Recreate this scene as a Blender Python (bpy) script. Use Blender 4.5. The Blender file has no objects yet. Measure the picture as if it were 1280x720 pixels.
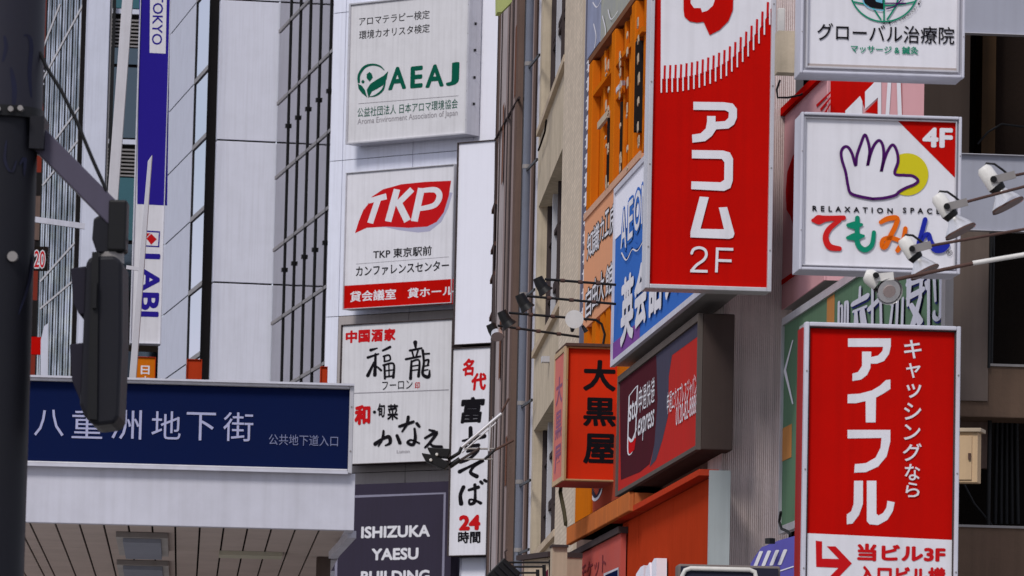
import bpy, math, random
from mathutils import Vector, Matrix
random.seed(7)
S = bpy.context.scene
COL = S.collection
# ------------------------------------------------------------------ camera
F = 6500.0; PITCH = math.atan(700 / F); ROLL = 0.022
CAM = Vector((0, 0, 1.6))
fwd = Vector((0, math.cos(PITCH), math.sin(PITCH)))
r0 = Vector((1, 0, 0)); u0 = r0.cross(fwd)
RT = r0 * math.cos(ROLL) + u0 * math.sin(ROLL)
UP = u0 * math.cos(ROLL) - r0 * math.sin(ROLL)
cd = bpy.data.cameras.new('camera'); cam = bpy.data.objects.new('camera', cd); COL.objects.link(cam)
m = Matrix((RT, UP, -fwd)).transposed().to_4x4(); m.translation = CAM
cam.matrix_world = m
cd.sensor_width = 36; cd.lens = F / 1280 * 36; cd.clip_end = 3000; cd.clip_start = .5
cd.dof.use_dof = True; cd.dof.focus_distance = 50; cd.dof.aperture_fstop = 16
S.camera = cam
# ------------------------------------------------------------------ sky and sun
SUN_EL, SUN_AZ = math.radians(45), math.radians(207)
W = bpy.data.worlds.new('World'); S.world = W; W.use_nodes = True
nt = W.node_tree; nt.nodes.clear()
out = nt.nodes.new('ShaderNodeOutputWorld'); bg = nt.nodes.new('ShaderNodeBackground')
sky = nt.nodes.new('ShaderNodeTexSky'); sky.sky_type = 'NISHITA'; sky.sun_disc = False
sky.sun_elevation = SUN_EL; sky.sun_rotation = SUN_AZ
tc = nt.nodes.new('ShaderNodeTexCoord'); mp = nt.nodes.new('ShaderNodeMapping'); mp.inputs['Scale'].default_value = (1, 1, 3.2)
no = nt.nodes.new('ShaderNodeTexNoise'); no.inputs['Scale'].default_value = 3.0; no.inputs['Detail'].default_value = 6
ra = nt.nodes.new('ShaderNodeValToRGB'); ra.color_ramp.elements[0].position = .30; ra.color_ramp.elements[1].position = .58
ra.color_ramp.elements[0].color = (.25, .25, .25, 1); ra.color_ramp.elements[1].color = (.95, .95, .95, 1)
mx = nt.nodes.new('ShaderNodeMixRGB'); mx.inputs[2].default_value = (6.7, 6.75, 8.0, 1)
nt.links.new(tc.outputs['Generated'], mp.inputs[0]); nt.links.new(mp.outputs[0], no.inputs['Vector'])
nt.links.new(no.outputs[0], ra.inputs[0]); nt.links.new(ra.outputs[0], mx.inputs[0])
nt.links.new(sky.outputs[0], mx.inputs[1]); nt.links.new(mx.outputs[0], bg.inputs[0])
bg.inputs[1].default_value = .074
nt.links.new(bg.outputs[0], out.inputs[0])
sd = bpy.data.lights.new('sun', 'SUN'); sd.energy = 1.5; sd.angle = math.radians(14); sd.color = (1, .96, .92)
so = bpy.data.objects.new('sun', sd); COL.objects.link(so)
sdir = Vector((math.sin(SUN_AZ) * math.cos(SUN_EL), math.cos(SUN_AZ) * math.cos(SUN_EL), math.sin(SUN_EL)))
so.rotation_euler = sdir.to_track_quat('Z', 'Y').to_euler(); so.location = (0, -5, 40)
S.view_settings.view_transform = 'Standard'; S.view_settings.look = 'None'
S.view_settings.exposure = 0.42; S.view_settings.gamma = 1

# ------------------------------------------------------------------ materials
MATS = {}
def M(name, col, rough=.6, metal=0, dirt=.25, streak=.2, scale=1.0, bump=0.0, dcol=(.10, .085, .07), spec=.0, coat=0):
    if name in MATS: return MATS[name]
    mt = bpy.data.materials.new(name); mt.use_nodes = True; t = mt.node_tree
    b = t.nodes['Principled BSDF']
    b.inputs['Roughness'].default_value = rough; b.inputs['Metallic'].default_value = metal
    if metal or name in ('dark_metal', 'black_metal', 'dark_metal_upper', 'pipe_grey', 'lamp_white', 'arm_paint'): spec = .2
    b.inputs['Specular IOR Level'].default_value = spec; b.inputs['Coat Weight'].default_value = coat
    tc = t.nodes.new('ShaderNodeTexCoord')
    n1 = t.nodes.new('ShaderNodeTexNoise'); n1.inputs['Scale'].default_value = 1.6 * scale; n1.inputs['Detail'].default_value = 8; n1.inputs['Roughness'].default_value = .65
    t.links.new(tc.outputs['Object'], n1.inputs['Vector'])
    r1 = t.nodes.new('ShaderNodeMapRange'); r1.inputs[1].default_value = .42; r1.inputs[2].default_value = .78; r1.inputs[4].default_value = dirt
    t.links.new(n1.outputs[0], r1.inputs[0])
    mp = t.nodes.new('ShaderNodeMapping'); mp.inputs['Scale'].default_value = (14, 14, .5); t.links.new(tc.outputs['Object'], mp.inputs[0])
    n2 = t.nodes.new('ShaderNodeTexNoise'); n2.inputs['Scale'].default_value = scale; n2.inputs['Detail'].default_value = 5
    t.links.new(mp.outputs[0], n2.inputs['Vector'])
    r2 = t.nodes.new('ShaderNodeMapRange'); r2.inputs[1].default_value = .45; r2.inputs[2].default_value = .8; r2.inputs[4].default_value = streak
    t.links.new(n2.outputs[0], r2.inputs[0])
    ad = t.nodes.new('ShaderNodeMath'); ad.operation = 'ADD'; ad.use_clamp = True
    t.links.new(r1.outputs[0], ad.inputs[0]); t.links.new(r2.outputs[0], ad.inputs[1])
    mx = t.nodes.new('ShaderNodeMixRGB'); mx.inputs[1].default_value = (*col, 1)
    k = .35
    mx.inputs[2].default_value = (*[c * k + d * (1 - k) * min(1, sum(col) / 1.2 + .15) for c, d in zip(col, dcol)], 1)
    t.links.new(ad.outputs[0], mx.inputs[0]); t.links.new(mx.outputs[0], b.inputs['Base Color'])
    rr = t.nodes.new('ShaderNodeMapRange'); rr.inputs[3].default_value = max(.02, rough - .08); rr.inputs[4].default_value = min(1, rough + .12)
    t.links.new(n1.outputs[0], rr.inputs[0]); t.links.new(rr.outputs[0], b.inputs['Roughness'])
    if bump:
        bp = t.nodes.new('ShaderNodeBump'); bp.inputs['Strength'].default_value = bump; bp.inputs['Distance'].default_value = .01
        n3 = t.nodes.new('ShaderNodeTexNoise'); n3.inputs['Scale'].default_value = 30 * scale; n3.inputs['Detail'].default_value = 6
        t.links.new(tc.outputs['Object'], n3.inputs['Vector']); t.links.new(n3.outputs[0], bp.inputs['Height']); t.links.new(bp.outputs[0], b.inputs['Normal'])
    MATS[name] = mt
    return mt
def glass(name, col, rough=.03, wob=.02):
    mt = bpy.data.materials.new(name); mt.use_nodes = True; t = mt.node_tree; b = t.nodes['Principled BSDF']
    b.inputs['Base Color'].default_value = (*col, 1); b.inputs['Metallic'].default_value = 1; b.inputs['Roughness'].default_value = rough
    tc = t.nodes.new('ShaderNodeTexCoord'); n = t.nodes.new('ShaderNodeTexNoise'); n.inputs['Scale'].default_value = .8
    bp = t.nodes.new('ShaderNodeBump'); bp.inputs['Strength'].default_value = wob; bp.inputs['Distance'].default_value = .3
    t.links.new(tc.outputs['Object'], n.inputs['Vector']); t.links.new(n.outputs[0], bp.inputs['Height']); t.links.new(bp.outputs[0], b.inputs['Normal'])
    return mt
def tiles(name, c1, c2, size):
    mt = M(name, c1, .55, dirt=.3, streak=.35); t = mt.node_tree; b = t.nodes['Principled BSDF']
    mx = [n for n in t.nodes if n.type == 'MIX_RGB'][0]
    tc = [n for n in t.nodes if n.type == 'TEX_COORD'][0]
    br = t.nodes.new('ShaderNodeTexBrick'); br.offset = 0; br.inputs['Scale'].default_value = 1
    br.inputs['Color1'].default_value = (*c1, 1); br.inputs['Color2'].default_value = (*[c * .82 for c in c1], 1); br.inputs['Mortar'].default_value = (*c2, 1)
    br.inputs['Brick Width'].default_value = size[0]; br.inputs['Row Height'].default_value = size[1]; br.inputs['Mortar Size'].default_value = size[1] * .2
    sp = t.nodes.new('ShaderNodeSeparateXYZ'); cb = t.nodes.new('ShaderNodeCombineXYZ')
    t.links.new(tc.outputs['Object'], sp.inputs[0]); t.links.new(sp.outputs[0], cb.inputs[0]); t.links.new(sp.outputs[2], cb.inputs[1])
    t.links.new(cb.outputs[0], br.inputs['Vector']); t.links.new(br.outputs[0], mx.inputs[1])
    return mt

white = M('sign_white', (.76, .75, .79), .35, dirt=.18, streak=.18)
white_b = M('sign_white_bright', (.84, .84, .92), .3, dirt=.05, streak=.05)
cream = M('sign_offwhite', (.70, .69, .71), .4, dirt=.18, streak=.2)
red = M('sign_red', (.52, .006, .004), .35, dirt=.25, streak=.22, dcol=(.2, .01, .01))
red2 = M('print_red', (.55, .012, .015), .4, dirt=.05, streak=0)
redor = M('sign_vermilion', (.64, .034, .010), .4, dirt=.2, streak=.15, dcol=(.3, .05, .03))
redfade = M('faded_red', (.50, .10, .08), .45, dirt=.3, streak=.3, dcol=(.4, .2, .2))
pink = M('faded_pink', (.66, .36, .38), .4, dirt=.3, streak=.2, dcol=(.5, .25, .25))
orange = M('orange_paint', (.60, .155, .008), .45, dirt=.3, streak=.3, dcol=(.3, .09, .02))
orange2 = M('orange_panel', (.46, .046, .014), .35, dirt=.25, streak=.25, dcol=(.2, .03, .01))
orange3 = M('orange_tile', (.55, .16, .045), .55, dirt=.4, streak=.4)
peach = M('peach_sheet', (.72, .34, .19), .5, dirt=.2, streak=.2, dcol=(.5, .3, .2))
navy = M('navy_face', (.006, .012, .055), .3, dirt=.1, streak=.05)
blue = M('royal_blue', (.028, .018, .27), .4, dirt=.08, streak=.08, dcol=(.05, .04, .2))
sky_blue = M('bright_blue', (.05, .16, .52), .35, dirt=.1, streak=.05, dcol=(.08, .1, .3))
violet = M('violet_print', (.22, .08, .32), .4, dirt=.1)
black = M('print_black', (.012, .011, .014), .5, dirt=.1, streak=0)
green_d = M('print_dark_green', (.006, .10, .062), .45, dirt=.05, streak=0)
grey_txt = M('print_grey', (.33, .31, .33), .5, dirt=0, streak=0)
purple = M('print_purple', (.07, .012, .11), .4, dirt=0, streak=0)
yellow = M('print_yellow', (.62, .54, .02), .4, dirt=.05, streak=0)
teal = M('print_teal', (.01, .24, .14), .4, dirt=0, streak=0)
orange_p = M('print_orange', (.75, .14, .01), .4, dirt=0, streak=0)
blue_p = M('print_blue', (.02, .03, .33), .4, dirt=0, streak=0)
alum = M('aluminium', (.58, .57, .60), .38, .35, dirt=.3, streak=.2)
alum_d = M('aged_metal', (.30, .28, .27), .45, .3, dirt=.4, streak=.3)
whmetal = M('white_metal', (.60, .60, .67), .4, dirt=.32, streak=.2)
bronze = M('dark_frame', (.07, .055, .055), .45, dirt=.3)
dark = M('dark_metal', (.011, .011, .016), .5, dirt=.3, scale=3, dcol=(.1, .1, .1))
blk = M('black_metal', (.012, .012, .013), .45, dirt=.2, scale=3)
slate = M('slate_face', (.045, .038, .06), .4, dirt=.15)
slate_t = M('slate_border', (.26, .25, .33), .4, dirt=.1)
brown = M('brown_wall', (.17, .115, .095), .6, dirt=.4, streak=.5, bump=.3)
brown2 = M('brown_wall_pale', (.36, .28, .265), .6, dirt=.4, streak=.5, bump=.3)
brown3 = M('brown_beam', (.16, .105, .075), .5, dirt=.5, streak=.4, bump=.2)
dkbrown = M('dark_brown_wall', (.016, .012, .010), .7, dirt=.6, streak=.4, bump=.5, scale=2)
beige = M('beige_wall', (.58, .49, .37), .7, dirt=.45, streak=.6, bump=.3, dcol=(.08, .07, .05))
beige2 = M('beige_panel', (.52, .42, .31), .6, dirt=.3, streak=.3)
pvc = M('pipe_grey', (.15, .165, .21), .4, dirt=.3, streak=.3, scale=2)
panelw = M('cladding_white', (.80, .82, .93), .35, dirt=.12, streak=.18)
panelg = M('cladding_grey', (.66, .68, .78), .35, dirt=.15, streak=.2)
concrete = M('ribbed_concrete', (.74, .63, .60), .8, dirt=.35, streak=.6, bump=.5)
soffit = M('soffit_panel', (.54, .46, .42), .45, dirt=.3, streak=.1)
gap = M('joint_dark', (.02, .018, .018), .8, dirt=0, streak=0)
redbrick = M('red_brown_cladding', (.22, .035, .022), .6, dirt=.2)
chrome = M('spun_reflector', (.74, .73, .73), .28, .75, dirt=.2, streak=.0, scale=4)
lampw = M('lamp_white', (.72, .70, .66), .35, dirt=.3, streak=.1, scale=4)
rust = M('rusty_arm', (.11, .065, .055), .6, dirt=.5, scale=5)
dullglass = M('lamp_lens', (.45, .36, .34), .15, .3, dirt=.3, scale=8)
mirror = glass('mirror_glass', (.20, .18, .21), .05)
mirror_b = glass('sky_glass', (.62, .64, .75), .02)
darkglass = glass('dark_glass', (.10, .13, .15), .08)
teal_glass = glass('teal_glass', (.07, .16, .17), .1)
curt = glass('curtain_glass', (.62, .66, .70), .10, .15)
_t = curt.node_tree; _m = _t.nodes.new('ShaderNodeMapping'); _m.inputs['Scale'].default_value = (1.5, 1, .5); _n = _t.nodes.new('ShaderNodeTexNoise'); _n.inputs['Scale'].default_value = 1.3; _n.inputs['Detail'].default_value = 7  # streaky reflections of buildings painted into the glass colour
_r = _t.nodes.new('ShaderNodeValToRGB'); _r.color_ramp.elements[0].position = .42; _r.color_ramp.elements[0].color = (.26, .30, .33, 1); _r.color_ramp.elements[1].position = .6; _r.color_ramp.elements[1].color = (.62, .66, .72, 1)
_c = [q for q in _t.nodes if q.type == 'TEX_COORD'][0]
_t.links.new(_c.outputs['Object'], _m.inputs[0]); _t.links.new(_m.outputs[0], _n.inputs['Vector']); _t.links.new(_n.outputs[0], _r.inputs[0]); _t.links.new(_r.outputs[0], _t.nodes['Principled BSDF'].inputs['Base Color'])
tile_m = tiles('beige_tile', (.72, .61, .48), (.57, .48, .38), (.30, .05))
gr_face = M('sign_green', (.115, .20, .125), .45, dirt=.2, streak=.2)
ltgrey = M('light_grey_panel', (.36, .37, .43), .4, dirt=.2, streak=.15)
asphalt = M('asphalt_ground', (.05, .05, .052), .85, dirt=.4, bump=.5)
paving = M('paving', (.28, .27, .26), .8, dirt=.4, bump=.3)

# ------------------------------------------------------------------ mesh helpers
class MB:
    def __init__(s): s.v = []; s.f = []; s.sm = []
    def add(s, vs, fs, smooth=False):
        n = len(s.v); s.v += [tuple(v) for v in vs]; s.f += [tuple(i + n for i in f) for f in fs]; s.sm += [smooth] * len(fs); return s
    def box(s, x0, x1, y0, y1, z0, z1):
        if x0 > x1: x0, x1 = x1, x0
        if z0 > z1: z0, z1 = z1, z0
        if y0 > y1: y0, y1 = y1, y0
        v = [(x, y, z) for x in (x0, x1) for y in (y0, y1) for z in (z0, z1)]
        return s.add(v, [(0, 1, 3, 2), (4, 6, 7, 5), (0, 4, 5, 1), (2, 3, 7, 6), (0, 2, 6, 4), (1, 5, 7, 3)])
    def prism(s, pts, y0, y1):           # pts (x,z)
        a = sum(pts[i][0] * pts[(i + 1) % len(pts)][1] - pts[(i + 1) % len(pts)][0] * pts[i][1] for i in range(len(pts)))
        if a < 0: pts = pts[::-1]
        n = len(pts); v = [(p[0], y0, p[1]) for p in pts] + [(p[0], y1, p[1]) for p in pts]
        return s.add(v, [tuple(range(n)), tuple(range(2 * n - 1, n - 1, -1))] + [(i, i + n, (i + 1) % n + n, (i + 1) % n) for i in range(n)])
    def flat(s, pts, y):
        a = sum(pts[i][0] * pts[(i + 1) % len(pts)][1] - pts[(i + 1) % len(pts)][0] * pts[i][1] for i in range(len(pts)))
        if a < 0: pts = pts[::-1]
        return s.add([(p[0], y, p[1]) for p in pts], [tuple(range(len(pts)))])
    def tube(s, pts, r, n=10, caps=True):
        pts = [Vector(p) for p in pts]; rs = r if isinstance(r, (list, tuple)) else [r] * len(pts)
        rings = []; ref = None
        for i, p in enumerate(pts):
            d = (pts[min(i + 1, len(pts) - 1)] - pts[max(i - 1, 0)]).normalized()
            if ref is None: ref = d.orthogonal().normalized()
            ref = (ref - d * ref.dot(d)).normalized(); b = d.cross(ref)
            rings.append([p + (ref * math.cos(2 * math.pi * k / n) + b * math.sin(2 * math.pi * k / n)) * rs[i] for k in range(n)])
        v = [q for rg in rings for q in rg]
        f = [(i * n + k, i * n + (k + 1) % n, (i + 1) * n + (k + 1) % n, (i + 1) * n + k) for i in range(len(pts) - 1) for k in range(n)]
        s.add(v, f, True)
        if caps: s.add(rings[0], [tuple(range(n))[::-1]]); s.add(rings[-1], [tuple(range(n))])
        return s
    def bar(s, p0, p1, w, h):             # rectangular bar between points
        p0 = Vector(p0); p1 = Vector(p1); d = (p1 - p0).normalized(); up = Vector((0, 0, 1))
        if abs(d.z) > .95: up = Vector((0, 1, 0))
        sx = d.cross(up).normalized() * w / 2; sz = sx.cross(d).normalized() * h / 2
        v = [p + a * sx + b * sz for p in (p0, p1) for a, b in ((-1, -1), (1, -1), (1, 1), (-1, 1))]
        return s.add(v, [(3, 2, 1, 0), (4, 5, 6, 7), (0, 1, 5, 4), (1, 2, 6, 5), (2, 3, 7, 6), (3, 0, 4, 7)])
    def mesh(s, name):
        me = bpy.data.meshes.new(name); me.from_pydata(s.v, [], s.f); me.polygons.foreach_set('use_smooth', s.sm); me.update(); return me
def obj(name, mb, mat, parent=None, bevel=0, label=None, kind=None):
    me = mb if isinstance(mb, bpy.types.Mesh) else mb.mesh(name)
    if mat and not me.materials: me.materials.append(mat)
    o = bpy.data.objects.new(name, me); COL.objects.link(o); o.parent = parent
    if bevel:
        b = o.modifiers.new('bevel', 'BEVEL'); b.width = bevel; b.segments = 2; b.limit_method = 'ANGLE'
    if label: o['label'] = label
    if kind: o['kind'] = kind
    return o
def ray(x, y): return (fwd * F + RT * (x - 640) + UP * (360 - y)).normalized()

class T:
    """a thing: an Empty with local x along the face, y into depth, z up; faces laid out on real planes"""
    def __init__(s, name, label, cat, x, y, Y, a=0, group=None, kind=None, ground=False):
        d = ray(x, y); s.O = CAM + d * (Y / d.y)
        if ground: s.O.z = 0
        a = math.radians(a); s.t = Vector((math.cos(a), math.sin(a), 0)); s.n = Vector((-math.sin(a), math.cos(a), 0))
        o = bpy.data.objects.new(name, None); COL.objects.link(o); o.location = s.O; o.rotation_euler = (0, 0, a); o.empty_display_size = .2
        s.e = o
        if label: o['label'] = label
        if cat: o['category'] = cat
        if group: o['group'] = group
        if kind: o['kind'] = kind
        s.lay = 0
    def L(s, x, y, off=0):
        d = ray(x, y); P = s.O + s.n * off
        k = (P - CAM).dot(s.n) / d.dot(s.n); w = CAM + d * k
        return ((w - s.O).dot(s.t), w.z - s.O.z)
    def P(s, x, y, off=0):
        u, z = s.L(x, y, off); return Vector((u, off, z))
    def rect(s, x0, yt, x1, yb, off=0):   # x at mid height, y at mid width
        ym = (yt + yb) / 2; xm = (x0 + x1) / 2
        return s.L(x0, ym, off)[0], s.L(x1, ym, off)[0], s.L(xm, yb, off)[1], s.L(xm, yt, off)[1]
    def part(s, name, mb, mat, parent=None, **k): return obj(name, mb, mat, parent or s.e, **k)
    def box(s, name, x0, yt, x1, yb, y0, y1, mat, parent=None, **k):
        u0, u1, z0, z1 = s.rect(x0, yt, x1, yb, y0)
        return s.part(name, MB().box(u0, u1, y0, y1, z0, z1), mat, parent, **k)
    def nl(s):
        s.lay += 1; return s.lay * .00018
    def poly(s, name, pts, mat, off=.008, parent=None, **k):
        o = off - s.nl(); return s.part(name, MB().flat([s.L(x, y, o) for x, y in pts], o), mat, parent, **k)
    def strokes(s, name, lines, mat, off=.008, parent=None, w=3, smooth=True, **k):
        """lines: list of point lists (x,y[,w]) in ribbon form"""
        mb = MB()
        for ln in lines:
            o = off - s.nl(); pts = [(p[0], p[1], p[2] if len(p) > 2 else w) for p in ln]
            if smooth and len(pts) > 2: pts = catmull(pts)
            P = [s.L(p[0], p[1], o) for p in pts]
            W = []
            for p in pts:
                a = s.L(p[0] - p[2] / 2, p[1], o)[0]; b = s.L(p[0] + p[2] / 2, p[1], o)[0]
                c = s.L(p[0], p[1] - p[2] / 2, o)[1] - s.L(p[0], p[1] + p[2] / 2, o)[1]
                W.append((abs(b - a) / 2, abs(c) / 2))
            n = len(P); L_ = []; R_ = []
            for i in range(n):
                dx = P[min(i + 1, n - 1)][0] - P[max(i - 1, 0)][0]; dz = P[min(i + 1, n - 1)][1] - P[max(i - 1, 0)][1]
                wx, wz = W[i]; ex, ez = dx / wx, dz / wz; q = math.hypot(ex, ez) or 1; ex /= q; ez /= q
                L_.append((P[i][0] - ez * wx, P[i][1] + ex * wz)); R_.append((P[i][0] + ez * wx, P[i][1] - ex * wz))
                if i == 0: e0 = (ex, ez)
                if i == n - 1: e1 = (ex, ez)
            v = [(q[0], o, q[1]) for q in L_] + [(q[0], o, q[1]) for q in R_]
            mb.add(v, [(i, n + i, n + i + 1, i + 1) for i in range(n - 1)])
            for (c, wv, e, sg) in ((P[0], W[0], e0, -1), (P[-1], W[-1], e1, 1)) if smooth else ():
                if wv[0] < 1e-4: continue
                cap = []
                for j in range(9):
                    th = -math.pi / 2 + math.pi * j / 8; a = math.cos(th) * sg; b = math.sin(th)
                    cap.append((c[0] + (e[0] * a - e[1] * b) * wv[0], c[1] + (e[1] * a + e[0] * b) * wv[1]))
                mb.flat(cap, o)
        return s.part(name, mb, mat, parent, **k)
    def text(s, txt, x0, yt, x1, yb, mat, off=.008, bold=0, ital=0, rot=0, name='lettering', parent=None, sp=1, **k):
        o = off - s.nl(); me = text_mesh(txt, 0, sp); eb = max(0, bold) * 1.0
        vs = [v.co.copy() for v in me.vertices]
        for v in vs:
            v.x += v.y * ital
            if rot == 1: v.x, v.y = v.y, -v.x
        a0 = min(v.x for v in vs); a1 = max(v.x for v in vs); b0 = min(v.y for v in vs); b1 = max(v.y for v in vs)
        u0, u1, z0, z1 = s.rect(x0, yt, x1, yb, o)
        for v, w in zip(me.vertices, vs):
            v.co = (u0 + (w.x - a0) / (a1 - a0) * (u1 - u0), o, z0 + (w.y - b0) / (b1 - b0 or 1) * (z1 - z0))
        me.materials.clear(); me.update()
        if eb:
            nv = len(me.vertices); vv = [v.co.copy() for v in me.vertices]; ff = [tuple(p.vertices) for p in me.polygons]
            kx = (u1 - u0) / (a1 - a0) * eb; kz = (z1 - z0) / ((b1 - b0) or 1) * eb; V = []; Fc = []
            cx, cz = (u0 + u1) / 2, (z0 + z1) / 2; fx = 1 - 2 * kx / (u1 - u0); fz = 1 - 2 * kz / (z1 - z0)
            for q in range(8):
                an = q * math.pi / 4
                V += [(cx + (c.x - cx) * fx + kx * math.cos(an), c.y - q * .00012, cz + (c.z - cz) * fz + kz * math.sin(an)) for c in vv]
                Fc += [tuple(i + q * nv for i in f) for f in ff]
            me = bpy.data.meshes.new('lettering'); me.from_pydata(V, [], Fc); me.update(); s.lay += 3
        return s.part(name, me, mat, parent, **k)
    def line(s, x0, y0, x1, y1, w, mat, off=.008, name='rule', parent=None):
        return s.strokes(name, [[(x0, y0), (x1, y1)]], mat, off, parent, w, False)
def catmull(p, n=6):
    q = [p[0]] + list(p) + [p[-1]]; r = []
    for i in range(1, len(q) - 2):
        for j in range(n):
            t = j / n
            r.append(tuple(.5 * (2 * q[i][k] + (q[i + 1][k] - q[i - 1][k]) * t + (2 * q[i - 1][k] - 5 * q[i][k] + 4 * q[i + 1][k] - q[i + 2][k]) * t * t + (3 * q[i][k] - q[i - 1][k] - 3 * q[i + 1][k] + q[i + 2][k]) * t ** 3) for k in range(3)))
    return r + [tuple(p[-1])]
def text_mesh(txt, bold, sp=1):
    cu = bpy.data.curves.new('lettering', 'FONT'); cu.body = txt; cu.offset = bold; cu.resolution_u = 3; cu.space_character = sp
    o = bpy.data.objects.new('lettering', cu); COL.objects.link(o)
    bpy.context.view_layer.update()
    dg = bpy.context.evaluated_depsgraph_get()
    me = bpy.data.meshes.new_from_object(o.evaluated_get(dg)); me.name = 'lettering'
    bpy.data.objects.remove(o); bpy.data.curves.remove(cu)
    return me
def Z(sc, ox, oy, pts): return [(ox + p[0] / sc, oy + p[1] / sc, *[q / sc for q in p[2:]]) for p in pts]

def sign(name, label, cat, x0, yt, x1, yb, Y, a=5.1, depth=.25, fw=3, frame=alum, panel=white, side=None, group=None, proud=.03):
    """framed sign case; outer rectangle in photo pixels; fw in pixels"""
    t = T(name, label, cat, (x0 + x1) / 2, yb, Y, a, group)
    u0, u1, z0, z1 = t.rect(x0, yt, x1, yb)
    w = fw * t.O.y / F
    t.b = (u0, u1, z0, z1)
    t.part('casing', MB().box(u0 + .003, u1 - .003, .022, depth, z0 + .003, z1 - .003), side or frame, bevel=.004)
    if fw:
        wu = w / max(.25, abs(t.t.x))
        if abs(t.t.x) < .5: wu = w * 2
        fm = MB().box(u0, u0 + wu, -proud, .05, z0, z1).box(u1 - wu, u1, -proud, .05, z0, z1)
        fm.box(u0 + wu, u1 - wu, -proud, .05, z0, z0 + w).box(u0 + wu, u1 - wu, -proud, .05, z1 - w, z1)
        t.part('frame', fm, frame, bevel=.006)
        t.part('face_panel', MB().box(u0 + wu, u1 - wu, .010, .0215, z0 + w, z1 - w), panel)
        nb = max(2, int((z1 - z0) / .55)); r = min(wu, w) * .22
        for q in range(nb):
            zq = z0 + (z1 - z0) * (q + .5) / nb
            for uq in (u0 + wu / 2, u1 - wu / 2):
                if r > .003: t.part('screw', MB().tube([(uq, -proud - .001, zq), (uq, -proud - .004, zq)], r, 6), alum_d)
    else:
        t.part('face_panel', MB().box(u0, u1, .010, .0215, z0, z1), panel)
    return t

# ------------------------------------------------------------------ setting
def struct(name, mb, mat):
    o = obj(name, mb, mat); o['kind'] = 'structure'; return o
struct('ground', MB().add([(-1500, -400, 0), (1500, -400, 0), (1500, 2600, 0), (-1500, 2600, 0)], [(0, 1, 2, 3)]), asphalt)
struct('pavement', MB().box(1.2, 60, -20, 42, .004, .13), paving)
struct('bounce_paving', MB().box(-60, -1.6, 18, 70, .004, .13), M('pale_paving', (.42, .40, .38), .8, dirt=.3, bump=.3))  # unseen pale ground added to bounce light up to the canopy soffit

# ================================================================== LEFT FAR BUILDINGS
TOP = -260
# ---- office tower with pale fins and mirror glass
def ztop(t, x=640, y=TOP, off=0): return t.L(x, y, off)[1]
A = T('office_tower', 'pale office tower with white fins and narrow strips of mirror glass behind the blue banner', 'building', 311, 360, 130, 10.5, ground=True)
zt = ztop(A, 311)
ux = lambda t, x, off=0: t.L(x, 360, off)[0]
pl, pr = ux(A, 266), ux(A, 341)
zs = [A.L(300, y)[1] for y in (900, 537, 354, 176, -10, -200)]
zs = [0, A.L(300, 710)[1], A.L(300, 532)[1], A.L(300, 354)[1], A.L(300, 176)[1], A.L(300, 0)[1], zt]
for i in range(len(zs) - 1):
    A.part('fin_panel', MB().box(pl, pr, 0, .6, zs[i] + .02, zs[i + 1] - .02), panelw, bevel=.01)
A.part('fin_core', MB().box(pl + .03, pr - .03, .03, .58, 0, zt - .05), gap)
A.part('dark_reveal', MB().box(ux(A, 254, .3), pl - .01, .25, .6, 0, zt), gap)
# side face going towards the viewer from the fin's right edge (local -y direction), mirror glass
ysteps = [49, 136, 226, 314, 404, 492, 580, 670]
def wing(label, name, x, Y, xs, ys, xr, mats, mull=.05, back=.5, bal=None):
    t = T(name, label, 'building', x, 360, Y, -79.5, ground=True)
    us = [ux(t, q) for q in xs]
    zz = [0] + sorted(t.L(xr, q)[1] for q in ys) + [t.L(x, TOP)[1]]
    t.part('backing_wall', MB().box(us[0], us[-1], .12, back, 0, zz[-1]), gap)
    for i in range(len(us) - 1):
        mt = mats[i]
        for j in range(len(zz) - 1):
            pm = MB().box(us[i] + .012, us[i + 1] - .012, 0, .02, zz[j] + .02, zz[j + 1] - .02)
            o = t.part('pane' if mt in (mirror, mirror_b) else 'wall_panel', pm, mt)
    return t, us, zz
xs = [341, 355, 367, 379.5, 392.5, 405.5, 422]
wt, us, zz = wing('grey mirror glass wall with dark mullions left of the white sign wall', 'glass_wing', 341, 130, xs, ysteps, 341, [mirror] * 6)
for i, u in enumerate(us[1:]):
    wt.part('mullion', MB().box(u - .03, u + .03, -.035, .03, 0, zz[-1]), blk)
for z in zz[1:-1]:
    wt.part('transom', MB().box(us[0], us[-1] , -.03, .03, z - .04, z + .04), alum_d)
for i, u in enumerate(us[1:]):   # small clamp knobs on the mullions
    for kk, (xx, yy) in enumerate(((348, 169), (340, 349))):
        z = wt.L(xx, yy)[1] - i * .02
        wt.part('clamp', MB().box(u - .06, u + .06, -.075, -.035, z - .05, z + .05), blk)
w2, us2, zz2 = wing('pale panelled side wall with a strip of sky blue glass beside the dark reveal', 'panelled_wing', 200, 143, [200, 237, 259], [10, 108, 188, 275, 365, 450, 540], 240, [panelg, mirror_b])
w2.part('mullion', MB().box(us2[1] - .03, us2[1] + .03, -.03, .03, 0, zz2[-1]), blk)
for z in zz2[1:-1]: w2.part('transom', MB().box(us2[1], us2[2], -.04, .03, z - .06, z + .06), alum_d)

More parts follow.
